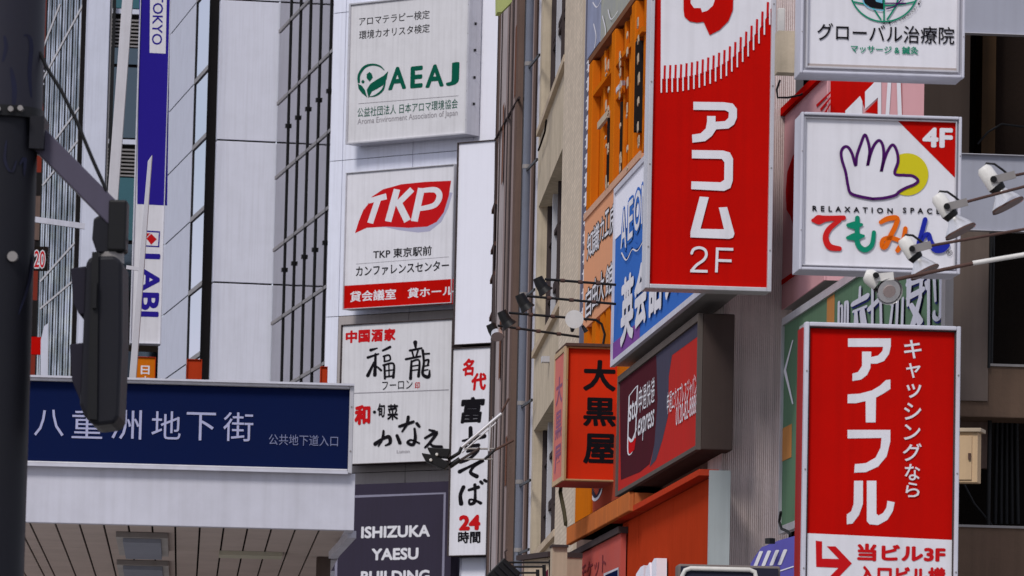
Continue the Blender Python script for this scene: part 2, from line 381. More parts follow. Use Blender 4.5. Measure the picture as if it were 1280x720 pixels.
# ---- vertical banner sign TOKYO / LABI
B = sign('banner_sign', 'tall blue and white vertical banner sign with sideways lettering', 'sign', 170.5, -120, 209, 430, 128, 6, .5, 1.2, whmetal, white, white)
b0 = B.L(172, 256, .009)
B.poly('blue_field', [(175.5, -118), (215, -118), (209, 257), (171.5, 255)], blue, .007)
B.poly('white_field', [(188, -40), (209, -40), (207, 67), (187, 66)], white, .005)
B.text('TOKYO', 190.5, -8, 203.5, 56, blue, .003, .01, rot=1)
B.text('LABI', 175, 317, 199.5, 396, blue, .007, .03, rot=1)
B.poly('logo', [(181, 288), (200, 289), (199, 309), (180, 308)], blue, .006)
B.poly('logo', [(182.5, 290), (198.5, 291), (197.5, 307.5), (181.5, 306.5)], white, .004)
B.poly('logo', [(183, 298), (189, 292), (196, 299), (189, 306)], red2, .002)
B.poly('logo', [(183, 291.5), (188, 291.5), (183, 297)], red2, .002)
# orange hanging sign below, plus two boards added to imitate reflections in the glass
for (x0, yt, x1, yb, Y, lab, tx) in ((166, 446, 194, 500, 120, 'orange sign with white vertical characters hanging under the blue banner', '日本'), (233, 449, 252, 500, 122, 'small dark orange board added as a reflection beside the black reveal above the canopy', ''), (400, 458, 409, 510, 110, 'tiny orange board added as a reflection at the foot of the mirror glass wall', '')):
    o = sign('hanging_sign_or_reflection', lab, 'sign', x0, yt, x1, yb, Y, 6, .2, .8, orange2, orange if tx else orange2, orange2, group='small orange signs above the canopy')
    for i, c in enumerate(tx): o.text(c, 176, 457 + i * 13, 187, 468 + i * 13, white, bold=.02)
p = T('low_wall_block', 'dark low building block behind the hanging orange sign', 'building', 160, 600, 150, 5, ground=True)
p.part('wall', MB().box(ux(p, 140), ux(p, 212), 0, 1, 0, p.L(180, 428)[1]), dkbrown)
p.part('window', MB().box(ux(p, 150), ux(p, 200), -.05, 0, 2, p.L(180, 440)[1]), darkglass)

# ---- dark glazed building with slanting mast
G = T('dark_glass_building', 'dark teal glazed building with horizontal louvres behind the tall blue banner', 'building', 140, 600, 170, 8, ground=True)
g0, g1 = ux(G, 100), ux(G, 180); zt = G.L(140, TOP)[1]
G.part('core', MB().box(g0, g1, .1, 4, 0, zt), gap)
for k, (ya, yb) in enumerate(((-60, 10), (60, 80), (84, 172), (222, 300), (305, 400), (405, 560))):
    G.box('pane', 133, ya, 176, yb, 0, .05, teal_glass if k in (0, 3) else darkglass)
for y in (12, 175):
    G.box('floor_band', 133, y - 1, 176, y + 5, -.1, .1, panelg)
for y in [24 + 4.6 * i for i in range(8)] + [186 + 4.6 * i for i in range(8)]:
    G.box('louvre', 133, y, 176, y + 2, -.1, .02, alum_d)
G.box('corner_post', 133.5, -150, 137, 700, -.3, .1, blk)
mst = T('flag_mast', 'slender pale slanting mast in front of the dark glazed building', 'mast', 137, 270, 60, 0)
a_, b_ = mst.P(164, -60), mst.P(140, 262)
mst.part('pole', MB().bar(a_, b_, .12, .1), alum)
mst2 = T('pale_pole', 'pale grey pole with an obliquely cut top standing in front of the banner sign', 'pole', 161, 470, 50, 0)
mst2.part('post', MB().prism([mst2.L(190.5, 194), mst2.L(185, 202), mst2.L(157.5, 520), mst2.L(167, 520)], -.03, .03), alum, bevel=.004)
mst2.part('link_bar', MB().bar(mst2.P(158, 334), mst2.P(178, 337), .04, .035), alum)
# ---- white column and curtain glass tower
WC = T('white_column', 'tall off-white column right of the curved glass tower', 'column', 122, 600, 160, 8, ground=True)
WC.part('shaft', MB().box(ux(WC, 100), ux(WC, 127), 0, 1.2, 0, WC.L(120, TOP)[1]), panelg, bevel=.02)
WC.part('groove', MB().box(ux(WC, 128), ux(WC, 130), .1, 1.2, 0, WC.L(120, TOP)[1]), alum_d)
GT = T('glass_tower', 'curved glass tower with close dark mullions reflecting clouds, other reflections painted on its panes', 'building', 56, 600, 175, -20, ground=True)
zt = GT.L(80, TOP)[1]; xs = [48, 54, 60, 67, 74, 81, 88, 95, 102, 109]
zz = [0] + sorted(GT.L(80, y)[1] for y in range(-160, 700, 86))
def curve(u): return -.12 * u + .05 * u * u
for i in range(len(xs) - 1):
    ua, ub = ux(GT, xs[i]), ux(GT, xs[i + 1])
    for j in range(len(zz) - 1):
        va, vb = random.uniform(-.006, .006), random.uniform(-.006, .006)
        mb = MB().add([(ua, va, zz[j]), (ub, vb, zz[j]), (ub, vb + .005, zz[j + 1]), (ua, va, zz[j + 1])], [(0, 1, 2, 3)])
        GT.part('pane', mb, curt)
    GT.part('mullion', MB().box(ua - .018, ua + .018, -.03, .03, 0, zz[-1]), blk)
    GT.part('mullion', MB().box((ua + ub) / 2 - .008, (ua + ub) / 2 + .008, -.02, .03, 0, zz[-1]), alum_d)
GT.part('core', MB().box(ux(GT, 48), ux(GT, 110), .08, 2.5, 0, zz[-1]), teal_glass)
for (x0, y0, x1, y1) in ((53, 62, 75, 5), (53, 100, 111, -8), (53, 196, 111, 118), (53, 232, 111, 158), (50, 352, 107, 288), (50, 386, 107, 338)):
    GT.part('brace', MB().bar(GT.P(x0, y0, -.03), GT.P(x1, y1, -.03), .012, .06), alum)
RB = T('red_brown_building', 'red brown clad building with dark windows at the far left', 'building', 40, 600, 190, 5, ground=True)
RB.part('wall', MB().box(ux(RB, -60), ux(RB, 72), .2, 6, 0, RB.L(60, TOP)[1]), redbrick)
for (ya, yb) in ((72, 128), (215, 262), (300, 330), (375, 420)):
    RB.box('window', 0, ya, 70, yb, .1, .2, gap)
for y in (80, 88, 96, 104): RB.box('louvre', 48, y, 68, y + 2.2, 0, .1, panelw)
RB.box('panel', 40, 245, 58, 300, .05, .1, brown)
ns = sign('number_sign', 'small sign with outlined number twenty behind the dark pole', 'sign', 38, 308, 60, 338, 165, 5, .2, 0, dkbrown, dkbrown)
ns.text('20', 42, 312, 57, 336, white, .006, .07); ns.text('20', 43, 313.5, 56, 334.5, red2, .002, .01)
obj_red = sign('red_board', 'plain red board beside the dark pole above the canopy', 'sign', 38, 421, 51, 443, 160, 5, .2, 0, red, red)
rail = T('pale_rail', 'short pale horizontal rail between the dark pole and the white column', 'rail', 60, 280, 100, 5)
rail.part('bar', MB().bar(rail.P(40, 274), rail.P(106, 283), .08, .11), whmetal)
cn = T('corner_fairing', 'small pale curved fairing at the foot of the glass tower', 'cladding', 50, 480, 130, 5, ground=True)
cn.part('shell', MB().prism([cn.L(50, 520), cn.L(51, 425), cn.L(55, 408), cn.L(60, 404), cn.L(60, 520)], 0, .3), panelg)

# ================================================================== WHITE SIGN WALL
a3 = -38.6
SW = T('white_sign_building', 'white panelled building carrying the stacked advertising signs', 'building', 426, 360, 119, a3, ground=True)
w0, w1 = ux(SW, 408), ux(SW, 640); zt = SW.L(500, TOP)[1]
SW.part('core', MB().box(w0, w1, .06, 6, 0, zt), gap)
sm = [w0, ux(SW, 424), ux(SW, 512), ux(SW, 588), w1]
zz = [0] + sorted(SW.L(480, y)[1] for y in (780, 660, 590, 392, 196, 10, -170)) + [zt]
for i in range(4):
    for j in range(len(zz) - 1):
        SW.part('wall_panel', MB().box(sm[i] + .008, sm[i + 1] - .008, 0, .06, zz[j] + .008, zz[j + 1] - .008), white_b if i == 3 else (panelw if j not in (2, 3) or i == 0 else M('cladding_beige', (.42, .38, .37), .5)))
def ssign(*a, **k): return sign(*a, a=a3, **k)
AE = sign('aroma_sign', 'big off-white square sign with green round leaf emblem, highest of the stacked signs', 'sign', 435, -3.5, 586, 174, 117.2, a3, .42, 2.2, alum, cream, alum)
tx = AE.text
tx('アロマテラピー検定', 449, 17, 537, 28, black, bold=.005); tx('環境カオリスタ検定', 449, 34, 537, 45, black, bold=.005)
tx('A', 485.5, 83.5, 508, 112, green_d, bold=.03); tx('E', 513, 82.5, 528.5, 110, green_d, bold=.03); tx('A', 532, 80.5, 555, 109, green_d, bold=.03); tx('J', 557.5, 78, 574, 107, green_d, bold=.03)
AE.line(448, 129.5, 573, 119.5, .5, grey_txt)
tx('公益社団法人 日本アロマ環境協会', 447, 129, 572, 141, green_d, bold=.0)
tx('Aroma Environment Association of Japan', 447, 142.5, 572, 152, grey_txt)
zz_ = lambda *p: Z(3.43, 400, 0, p)
AE.strokes('emblem', [zz_((166, 352, 10), (168, 320, 12), (190, 288, 12), (222, 277, 9), (255, 283, 7), (275, 300, 3)), zz_((212, 415, 2), (240, 408, 8), (268, 385, 10), (280, 350, 5))], green_d)
AE.poly('emblem', zz_((208, 420), (200, 385), (215, 360), (245, 340), (272, 325), (292, 305), (285, 340), (270, 365), (245, 380), (222, 392)), green_d)
AE.poly('emblem', zz_((162, 358), (180, 368), (192, 385), (200, 410), (203, 418), (180, 400), (165, 380)), green_d)
AE.poly('emblem', zz_((200, 318), (212, 308), (222, 316), (226, 332), (213, 350), (200, 335)), green_d)
AE.poly('emblem', zz_((176, 350), (184, 341), (192, 350), (184, 359)), green_d)
for y in (30, 63, 97, 130):
    u, z = AE.L(592, y, .2); AE.part('bolt', MB().box(AE.b[1] - .002, AE.b[1] + .03, .18, .22, z - .03, z + .03), blk)
TK = sign('conference_sign', 'white square sign with red wave shaped emblem and red bottom band', 'sign', 431, 210.5, 567, 383, 117.2, a3, .3, 1.2, alum, white, alum)
tx = TK.text
k8 = lambda *p: Z(3.43, 400, 190, p)
TK.poly('emblem', k8((240, 200), (420, 150), (568, 175), (550, 240), (520, 300), (470, 340), (420, 345), (340, 335), (280, 322), (230, 322), (300, 300)), M('print_lilac', (.42, .41, .55), .4, dirt=0, streak=0))
TK.poly('emblem', k8((222, 192), (270, 160), (350, 138), (450, 128), (562, 123), (552, 190), (530, 260), (500, 300), (460, 320), (380, 325), (280, 320), (200, 325), (150, 348), (165, 300), (185, 250), (205, 225)), red2)
zk = [('T', 199, 192, 285, 305), ('K', 280, 160, 400, 300), ('P', 392, 152, 526, 296)]
TK.strokes('emblem_letter', [k8((208, 210, 22), (285, 190, 26)), k8((250, 200, 26), (215, 305, 26)), k8((330, 160, 28), (292, 298, 28)), k8((395, 160, 26), (325, 230, 26)), k8((335, 215, 28), (375, 296, 30)), k8((435, 155, 30), (404, 297, 30))], white, smooth=False)
TK.strokes('emblem_letter', [k8((440, 165, 20), (495, 163, 24), (512, 190, 26), (490, 228, 24), (430, 243, 20))], white)
tx('TKP 東京駅前', 466.5, 309.5, 539.5, 321.5, black, bold=.015)
TK.line(445, 330, 561, 321, .4, grey_txt)
tx('カンファレンスセンター', 445, 329, 561, 342, black, bold=.015)
TK.poly('red_band', [(430.8, 357.2), (567, 348.6), (566, 380), (429.8, 386)], red)
tx('貸会議室', 437.5, 362.5, 495, 376, white, bold=.02); tx('貸ホール', 509.5, 358.5, 567, 371, white, bold=.02)
FK = sign('restaurant_sign', 'white sign with brush lettering for two restaurants in a thin dark frame', 'sign', 425, 402, 565, 579, 117.2, a3, .3, 1.2, bronze, cream, bronze)
tx = FK.text
for i, c in enumerate('中国酒家'): tx(c, 432 + i * 16, 413 - i * .9, 446.5 + i * 16, 429 - i * .9, red2, bold=.045)
k9 = lambda *p: Z(3.43, 400, 390, p)
FK.strokes('brush_lettering', [k9((218, 163, 14), (245, 155, 6)), k9((205, 195, 12), (250, 180, 8)), k9((238, 180, 10), (235, 270, 16)), k9((232, 215, 9), (205, 272, 16)), k9((245, 235, 8), (262, 250, 10)),
    k9((270, 165, 10), (300, 150, 12)), k9((272, 190, 9), (296, 185, 8), (300, 205, 8), (276, 212, 7)), k9((276, 190, 8), (276, 212, 8)), k9((272, 228, 10), (315, 222, 9), (314, 280, 12)), k9((276, 228, 10), (278, 285, 10)), k9((280, 252, 6), (312, 248, 6)), k9((280, 278, 8), (312, 274, 8)), k9((295, 228, 6), (296, 275, 6)),
    k9((408, 130, 18), (410, 155, 8)), k9((385, 165, 10), (435, 155, 9)), k9((395, 170, 8), (402, 195, 8)), k9((420, 165, 8), (412, 190, 8)), k9((368, 202, 10), (430, 190, 9)), k9((392, 210, 9), (388, 285, 14)), k9((392, 212, 9), (425, 208, 8), (422, 275, 13)), k9((395, 232, 6), (420, 228, 6)), k9((395, 250, 6), (420, 247, 6)),
    k9((440, 165, 12), (445, 215, 10), (440, 265, 13), (465, 278, 15), (470, 250, 6)), k9((440, 180, 8), (468, 178, 8)), k9((445, 210, 8), (465, 205, 9), (462, 225, 8)), k9((446, 232, 6), (466, 228, 6)), k9((446, 250, 6), (462, 247, 6))], black)
tx('フーロン', 477.5, 476, 515.5, 486.5, black, bold=.0); tx('印', 518.5, 477.5, 524.5, 486, red2, bold=.01)
FK.line(425.5, 492, 561, 487, .7, grey_txt)
tx('和', 443, 506, 463, 531, red2, bold=.05); tx('・', 466, 513, 470, 517, black, bold=.03); tx('旬', 471.5, 504, 481, 521.5, black, bold=.025); tx('菜', 484, 505, 497.5, 525, black, bold=.025)
FK.strokes('brush_lettering', [k9((237, 565, 18), (265, 545, 12), (295, 535, 16), (300, 560, 14), (280, 572, 6)), k9((272, 510, 10), (268, 540, 12), (250, 575, 6)), k9((330, 530, 14), (342, 560, 16)),
    k9((340, 490, 12), (365, 482, 14), (400, 470, 12)), k9((378, 450, 14), (372, 480, 12), (352, 512, 8)), k9((415, 478, 14), (425, 490, 12)), k9((405, 500, 10), (408, 540, 14), (398, 568, 14), (375, 560, 12), (390, 548, 8), (425, 562, 8)),
    k9((468, 505, 8), (490, 512, 14)), k9((450, 540, 10), (500, 515, 14), (470, 560, 12), (450, 580, 9)), k9((470, 560, 9), (485, 575, 12), (520, 578, 14))], black)
tx('Lunon', 496, 562, 512, 566, grey_txt)
IZ = sign('building_name_sign', 'dark slate sign board naming the building in white capitals', 'sign', 408, 604, 562, 900, 117, a3, .3, 0, slate, slate)
IZ.strokes('border', [[(422, 621.5), (556, 616.5), (552, 800)], [(422, 621.5), (418, 800)]], slate_t, w=3.2, smooth=False)
IZ.text('ISHIZUKA', 451.5, 657, 537.5, 672, white, bold=.035); IZ.text('YAESU', 464.5, 685, 523, 700, white, bold=.035); IZ.text('BUILDING', 451, 713, 537, 728, white, bold=.035)
BS = sign('blank_sign', 'tall blank white panel in a dark frame above the noodle sign', 'sign', 569.5, 176.5, 619.5, 430.5, 115.2, a3, .5, 1.3, bronze, white_b, bronze)
SB = sign('noodle_sign', 'narrow vertical white sign with black brush characters and red number 24', 'sign', 562.5, 434, 612, 695, 115.2, a3, .5, 1.2, bronze, white, bronze)
tx = SB.text
tx('名', 578, 448, 593, 470, red2, bold=.045, ital=.1); tx('代', 589, 466, 608, 488, red2, bold=.045, ital=.1)
tx('富', 576, 496, 606, 529, black, bold=.032, ital=.1)
k2 = lambda *p: Z(5.14, 520, 500, p)
SB.strokes('brush_lettering', [k2((350, 180, 26), (352, 290, 30)), k2((300, 262, 14), (340, 255, 22), (438, 232, 30)), k2((318, 300, 16), (400, 290, 26)),
    k2((330, 330, 18), (400, 318, 22), (345, 375, 20), (285, 398, 24)), k2((280, 460, 26), (340, 430, 18), (435, 385, 24), (375, 425, 18), (350, 465, 22), (390, 490, 28))], black)
SB.strokes('brush_lettering', [k2((305, 560, 26), (285, 610, 24), (290, 665, 30)), k2((340, 578, 18), (400, 560, 24)), k2((378, 545, 22), (380, 600, 18), (375, 655, 24), (345, 668, 18), (345, 640, 14), (380, 645, 14), (415, 662, 22)), k2((415, 525, 20), (425, 535, 20)), k2((440, 515, 20), (450, 522, 20))], black)
tx('24', 573.5, 643.5, 600.5, 663, red2, bold=.05); tx('時間', 572.5, 664, 600.5, 679, black, bold=.03)
LP = sign('lower_panel', 'white panel below the noodle sign at the bottom edge', 'sign', 574, 697, 606, 860, 115.5, a3, .4, .8, whmetal, white_b)

# ================================================================== BUILDINGS ON THE RIGHT
# far brown ribbed building + beige tiled building on one street line
RIB = T('ribbed_brown_building', 'narrow brown ribbed building with a grey drainpipe next to the white signs', 'building', 727, 360, 53.9, -87.6, ground=True)
zt = RIB.L(727, TOP - 40)[1] * 1.6
u = lambda x, off=0: ux(RIB, x, off)
RIB.part('wall', MB().box(u(614), u(668.5), .02, 5, 0, zt), brown)
brown_l = M('brown_wall_light', (.52, .45, .44), .6, dirt=.5, streak=.6, bump=.3)
for (a, b, off, mt) in ((618.5, 621, -.02, brown), (621, 622, -.012, blk), (622, 626, -.035, brown_l), (626, 627.4, .0, blk), (627.4, 632, -.05, brown_l), (632, 635.5, -.055, brown2), (635.5, 637, .0, blk), (637, 640, -.03, brown_l), (640, 641.3, .005, blk), (641.3, 645, -.06, brown2), (645, 648, -.07, brown), (648, 649.5, .005, blk), (658.4, 660, -.0, blk), (660, 664, -.02, brown2), (664, 667.3, -.03, brown)):
    RIB.part('fin', MB().box(u(a), u(b), off, .02, 0, zt), mt)
for a, b in ((621.3, 622), (626.4, 627), (635.8, 636.5), (640.8, 641.5), (660.3, 660.8)):
    RIB.part('joint', MB().box(u(a), u(b), -.075, -.062, 0, zt), bronze)
for (x, y0, y1) in ((630, 150, 240), (644, 60, 140), (643, 540, 600), (632, 400, 470)):
    RIB.part('rust_stain', MB().box(u(x), u(x + 1.6), -.074, -.0712, RIB.L(x, y1)[1], RIB.L(x, y0)[1]), M('rust_stain', (.20, .09, .06), .8, dirt=.6))
RIB.part('cap_strip', MB().box(u(667.6), u(669.2), -.012, .1, 0, zt), whmetal)
pc = RIB.L(656, 360, -.12)
up = pc[0]
pm = MB()
pm.tube([(up, -.13, 0), (up, -.13, zt)], .047, 16); RIB.part('drainpipe', pm, pvc)
for y in (20, 102, 220, 370, 500, 596, 680):
    z = RIB.L(654, y, -.13)[1]; RIB.part('pipe_collar', MB().tube([(up, -.13, z - .025), (up, -.13, z + .025)], .053, 16), alum_d)
    RIB.part('pipe_bracket', MB().bar((up, -.13, z - .05), (up + 1.1, -.05, z - .05), .02, .03), blk)
for y in (262, 310, 345, 390): 
    z = RIB.L(622, y)[1]; RIB.part('bracket', MB().box(u(618), u(622), -.07, -.03, z, z + .06), rust)
RIB.part('support_pipe', MB().tube([RIB.P(619, 175, -.06), RIB.P(649, 122, -.06)], .02, 8), bronze)
RIB.part('support_pipe', MB().tube([RIB.P(620, 178, -.05), RIB.P(616, 520, -.05)], .018, 8), bronze)
gb = T('yellow_green_box', 'small yellow green box sign corner at the top of the brown building', 'sign', 630, 14, 60, 5)
gb.part('casing', MB().prism([gb.L(622, 15), gb.L(622, -40), gb.L(640, -40), gb.L(640, 2), gb.L(627, 15)], 0, .3), M('yellow_green', (.45, .5, .2), .5))

BT = T('beige_tiled_building', 'beige tiled building with deep vertical window bay beside the drainpipe', 'building', 727, 360, 53.9, -87.6, ground=True)
zt = BT.L(727, TOP - 40)[1]
u = lambda x, off=0: ux(BT, x, off)
rec = .16
BT.part('inner_wall', MB().box(u(669.3), u(727), rec + .06, 5, 0, zt), beige)
BT.part('pillar', MB().box(u(669.3), u(671.2), 0, rec + .06, 0, zt), beige)
BT.part('tiled_column', MB().box(u(704), u(727), -.04, rec + .06, 0, zt), tile_m)
def zl(pts, off=0): return sum(BT.L(x, y, off)[1] for x, y in pts) / len(pts)
s1 = zl([(709, 67), (682, 151)], 0); l1 = zl([(673, 262), (707, 173)]); s2 = zl([(673, 437), (701, 378)]); l2 = zl([(662, 544), (690, 505)]); s3 = zl([(661, 713), (691, 660)])
ua, ub = u(671.2), u(704)
for (z0, z1) in ((l1, s1), (l2, s2), (0, s3)):
    BT.part('spandrel', MB().box(ua, ub, .0, rec + .06, z0, z1), beige)
    BT.part('sill', MB().box(ua, ub, -.05, .0, z1 - .07, z1 + .01), beige2)
for (z0, z1) in ((s1, zt), (s2, l1), (s3, l2)):
    n = 5
    wfr = BT.part('window', MB().box(ua + .02, ub - .02, rec + .02, rec + .055, z0, z1), darkglass)
    for i in range(n + 1):
        uu = ua + .05 + (ub - ua - .1) * i / n
        BT.part('window_mullion', MB().box(uu - .05, uu + .05, rec - .05, rec + .02, z0, z1), alum if i % 2 else bronze, wfr)
    for zf in (.33, .36, .72):
        zz3 = z0 + (z1 - z0) * zf if z1 - z0 < 5 else z0 + 2.2 * zf
        BT.part('window_rail', MB().box(ua, ub, rec - .03, rec + .02, zz3, zz3 + .06), bronze, wfr)
# cracks / cables on the wall
BT.part('crack', MB().tube([BT.P(x, y, -.045) for x, y in ((683, 150), (681, 165), (676, 180), (673, 188))], .012, 6), dkbrown)
BT.part('crack', MB().tube([BT.P(x, y, -.05) for x, y in ((703, 600), (701, 615), (706, 640), (708, 655))], .03, 6), M('moss', (.06, .05, .03), .9))
BT.part('wall_fitting', MB().box(u(688), u(689), -.09, 0, zl([(690, 447)]), zl([(690, 440)])), alum)

# ---- shop building with all the signs
SH = T('sign_clad_building', 'shop building whose street side is covered with orange, blue and red signs', 'building', 905, 360, 42.5, -84.9, ground=True)
zt = SH.L(905, TOP - 100)[1]
u = lambda x, off=0: ux(SH, x, off)
SH.part('wall', MB().box(u(727.3), u(905), 0, .54, 0, zt), brown)
SH.part('corner_trim', MB().box(u(727.3), u(728.3), -.02, 0, SH.L(728, 660)[1], SH.L(728, 0)[1]), whmetal)
# ribbed concrete pier facing the viewer
RP = T('ribbed_concrete_pier', 'grey concrete pier with fine vertical ribs between the sign stacks', 'pier', 947, 360, 42.45, 5.1, ground=True)
r_0, r_1 = ux(RP, 906), ux(RP, 991); zt2 = RP.L(950, -120)[1]
n = 34; pts = []
for i in range(n):
    a = r_0 + (r_1 - r_0) * i / n; b = r_0 + (r_1 - r_0) * (i + .5 + random.uniform(-.12, .12)) / n
    pts += [(a, .0), (b, .0), (b + .003, .010), (r_0 + (r_1 - r_0) * (i + 1) / n - .003, .010)]
mb = MB(); nn = len(pts)
mb.add([(p[0], p[1], 0) for p in pts] + [(p[0], p[1], zt2) for p in pts], [(i, i + 1, nn + i + 1, nn + i) for i in range(nn - 1)])
mb.box(r_0, r_1, .012, .9, 0, zt2)
RP.part('ribbed_face', mb, concrete)

# orange window box on the upper wall
a5 = -84.9
# place on the shop wall plane: face at x 740..803
def on_shop(name, label, cat, x, y, off, group=None):
    d = ray(x, y); P = SH.O + SH.n * off; k = (P - CAM).dot(SH.n) / d.dot(SH.n); w = CAM + d * k
    return T(name, label, cat, x, y, w.y, a5, group)
OW = on_shop('orange_window_box', 'orange painted window frame with brown lintel above the peach sign', 'window', 739, 262, -.12)
def Q(t, pts, off): return [t.L(x, y, off) for x, y in pts]
x0, x1 = OW.L(738, 150)[0], OW.L(803, 150)[0]
ztp = OW.L(764, 42)[1]; zbt = OW.L(765, 232)[1]
OW.part('back_panel', MB().box(x0, x1, .06, .11, zbt, ztp), orange)
for i, x in enumerate((738.5, 751, 762, 766.5, 776, 782.5, 791, 800)):
    uu = OW.L(x, 150)[0]; wd = (.34, .1, .1, .3, .1, .1, .3, .2)[i]
    OW.part('post', MB().box(uu, uu + wd, -.03 if i in (0, 3, 6) else .02, .06, zbt, ztp - .05), orange, bevel=.01)
OW.part('lintel', MB().box(x0 - .1, x1, -.02, .1, ztp - .02, ztp + .04), M('brown_paint', (.2, .09, .05), .6))
OW.part('lintel', MB().box(x0, x1, -.02, .06, ztp - .42, ztp - .37), orange)
for (a, b, z, mt) in ((748, 760, 150, beige2), (768, 779, 112, whmetal), (789, 799, 92, orange), (768, 779, 118, orange)):
    p0 = OW.L(a, z + 8)[0]; p1 = OW.L(b, z - 8)[0]; zz1 = OW.L((a + b) / 2, z)[1]
    OW.part('window_rail', MB().box(p0, p1, -.012, .02, zz1 - .035, zz1 + .035), mt)
random.seed(3)
for i in range(46):   # flaking paint patches
    x = random.choice((757, 760, 775, 783.5, 797.5)) + random.uniform(-.4, .6); y = random.uniform(70, 240) - (x - 757) * .9
    uu, zz1 = OW.L(x, y, -.033); hh = random.uniform(.03, .12)
    w_ = random.uniform(.04, .10)
    OW.part('paint_flake', MB().prism([(uu, zz1), (uu + w_, zz1 + .02), (uu + w_ * .8, zz1 + hh), (uu - .02, zz1 + hh * .8)], -.040, -.031), beige2)
OW.part('dark_gap', MB().box(OW.L(757.8, 220)[0], OW.L(758.8, 220)[0], -.0, .065, OW.L(758, 255)[1], OW.L(758, 150)[1]), gap)
OW.part('dark_gap', MB().box(OW.L(773.6, 220)[0], OW.L(774.6, 220)[0], -.0, .065, OW.L(774, 240)[1], OW.L(774, 130)[1]), gap)
OW.part('dark_gap', MB().box(OW.L(796.5, 150)[0], OW.L(798.5, 150)[0], -.032, .065, OW.L(797, 165)[1], OW.L(797, 55)[1]), gap)
PO = on_shop('grey_poster_board', 'weathered grey and pale blue poster board over the orange window box', 'sign', 735, 60, -.1)
pz0 = ztp + OW.O.z - PO.O.z + .1
PO.part('sheet', MB().box(PO.L(735, 30)[0], PO.L(800, 30)[0], 0, .08, pz0, pz0 + 4), M('poster_grey', (.34, .35, .34), .6, dirt=.6, streak=.5, scale=2, dcol=(.5, .5, .3)))
PO.part('blue_field', MB().box(PO.L(735.5, 30)[0], PO.L(751, 30)[0], -.01, 0, pz0, pz0 + 4), M('poster_blue', (.30, .33, .46), .6, dirt=.4, streak=.4))
PO.strokes('faded_mark', [[(741, 3), (746, 9), (751, 1)], [(753, 20), (757, 40), (752, 52)], [(760, 12), (764, 24), (772, 14)], [(742, 30), (745, 45), (743, 60)]], white, -.012, w=.9)
VS = on_shop('narrow_vertical_sign', 'narrow dark blue vertical sign with white characters along the tiled column', 'sign', 729, 400, -.06)
va, vb = VS.L(728.5, 200)[0], VS.L(738, 200)[0]
VS.part('sheet', MB().box(va, vb, 0, .05, VS.L(733, 640)[1], VS.L(733, -60)[1]), M('slate_blue', (.14, .14, .19), .5, dirt=.2))
lines = []
random.seed(5)
for y0 in range(45, 400, 24):
    xa = 731 - (y0 - 200) * .022
    lines += [[(xa - .5, y0 + 10), (xa + 8, y0)], [(xa - .5, y0 + 19), (xa + 8, y0 + 9)], [(xa + 2, y0 + 3), (xa + 1.8, y0 + 21)], [(xa + 6.5, y0 - 1), (xa + 6.2, y0 + 15)]]
VS.strokes('lettering', lines, white, -.002, w=2.2, smooth=False)
# peach sheet sign
PE = on_shop('peach_sign', 'peach coloured sheet sign with outlined white characters beside the blue sign', 'sign', 731, 405, -.14)
pa, pb = PE.L(730, 330)[0], PE.L(800, 280)[0]
pz1 = PE.L(752, 247)[1]; pz0 = PE.L(748, 395)[1]
PE.part('sheet', MB().box(pa, pb, 0, .06, pz0, pz1), peach)
PE.part('edge_rim', MB().box(pa, pb, -.015, .0, pz1 - .05, pz1 + .02), M('peach_rim', (.6, .36, .25), .5))
for (c, xa, xb, yt, yb) in (('知', 734, 741, 290, 322), ('識', 741.5, 749, 280, 314), ('力', 750, 755, 272, 300), ('工', 756, 761, 263, 294), ('房', 762, 770, 256, 290), ('自', 732, 739, 360, 396), ('由', 740.5, 747, 348, 384), ('大', 748, 755, 340, 377), ('館', 757, 766, 330, 368)):
    PE.text(c, xa - .6, yt - 2, xb + .6, yb + 2, bronze, -.002, .055); PE.text(c, xa, yt, xb, yb, white, -.004, .01)
# blue english school sign
AO = on_shop('english_school_sign', 'blue and white school sign with large white characters, half behind the tall red sign', 'sign', 767, 460, -.30)
aa, ab = AO.L(767.5, 350)[0], AO.L(881, 350)[0]
az0 = (AO.L(767, 460)[1] + AO.L(876, 367)[1]) / 2; az1 = (AO.L(774, 235)[1] + AO.L(807, 192)[1]) / 2
AO.part('casing', MB().box(aa + .01, ab - .01, .02, .29, az0 + .01, az1 - .01), alum_d)
AO.part('face_panel', MB().box(aa + .05, ab - .05, -.0, .0195, az0 + .05, az1 - .05), sky_blue)
AO.part('frame', MB().box(aa, ab, -.02, .02, az0, az0 + .05).box(aa, ab, -.02, .02, az1 - .05, az1).box(aa, aa + .06, -.02, .02, az0 + .05, az1 - .05).box(ab - .06, ab, -.02, .02, az0 + .05, az1 - .05), whmetal)
AO.part('white_field', MB().prism([(aa + .06, AO.L(769, 300)[1]), (aa + .06, az1 - .05), (ab - .06, az1 - .05), (ab - .06, AO.L(769, 300)[1]) ], -.004, -.001), white_b)
AO.part('violet_field', MB().box(aa + .06, aa + 2.2, -.004, -.001, az0 + .05, az0 + .22), violet)
for (c, xa, xb, yt, yb) in (('A', 776, 783, 262, 312), ('E', 785, 791, 250, 298), ('O', 792.5, 801, 238, 288), ('N', 802, 810, 228, 276)):
    AO.text(c, xa - 1, yt - 4, xb + 1, yb + 4, sky_blue, -.006, .08); AO.text(c, xa, yt, xb, yb, white, -.008, .01)
AO.strokes('outline', [[(777, 312, 4), (783, 320, 4), (790, 306, 4), (797, 308, 4), (806, 292, 4), (815, 285, 4)]], sky_blue, -.006)
AO.strokes('outline', [[(777, 316, 1.2), (783, 325, 1.2), (790, 312, 1.2), (797, 313, 1.2), (806, 298, 1.2), (815, 290, 1.2)]], white, -.01)
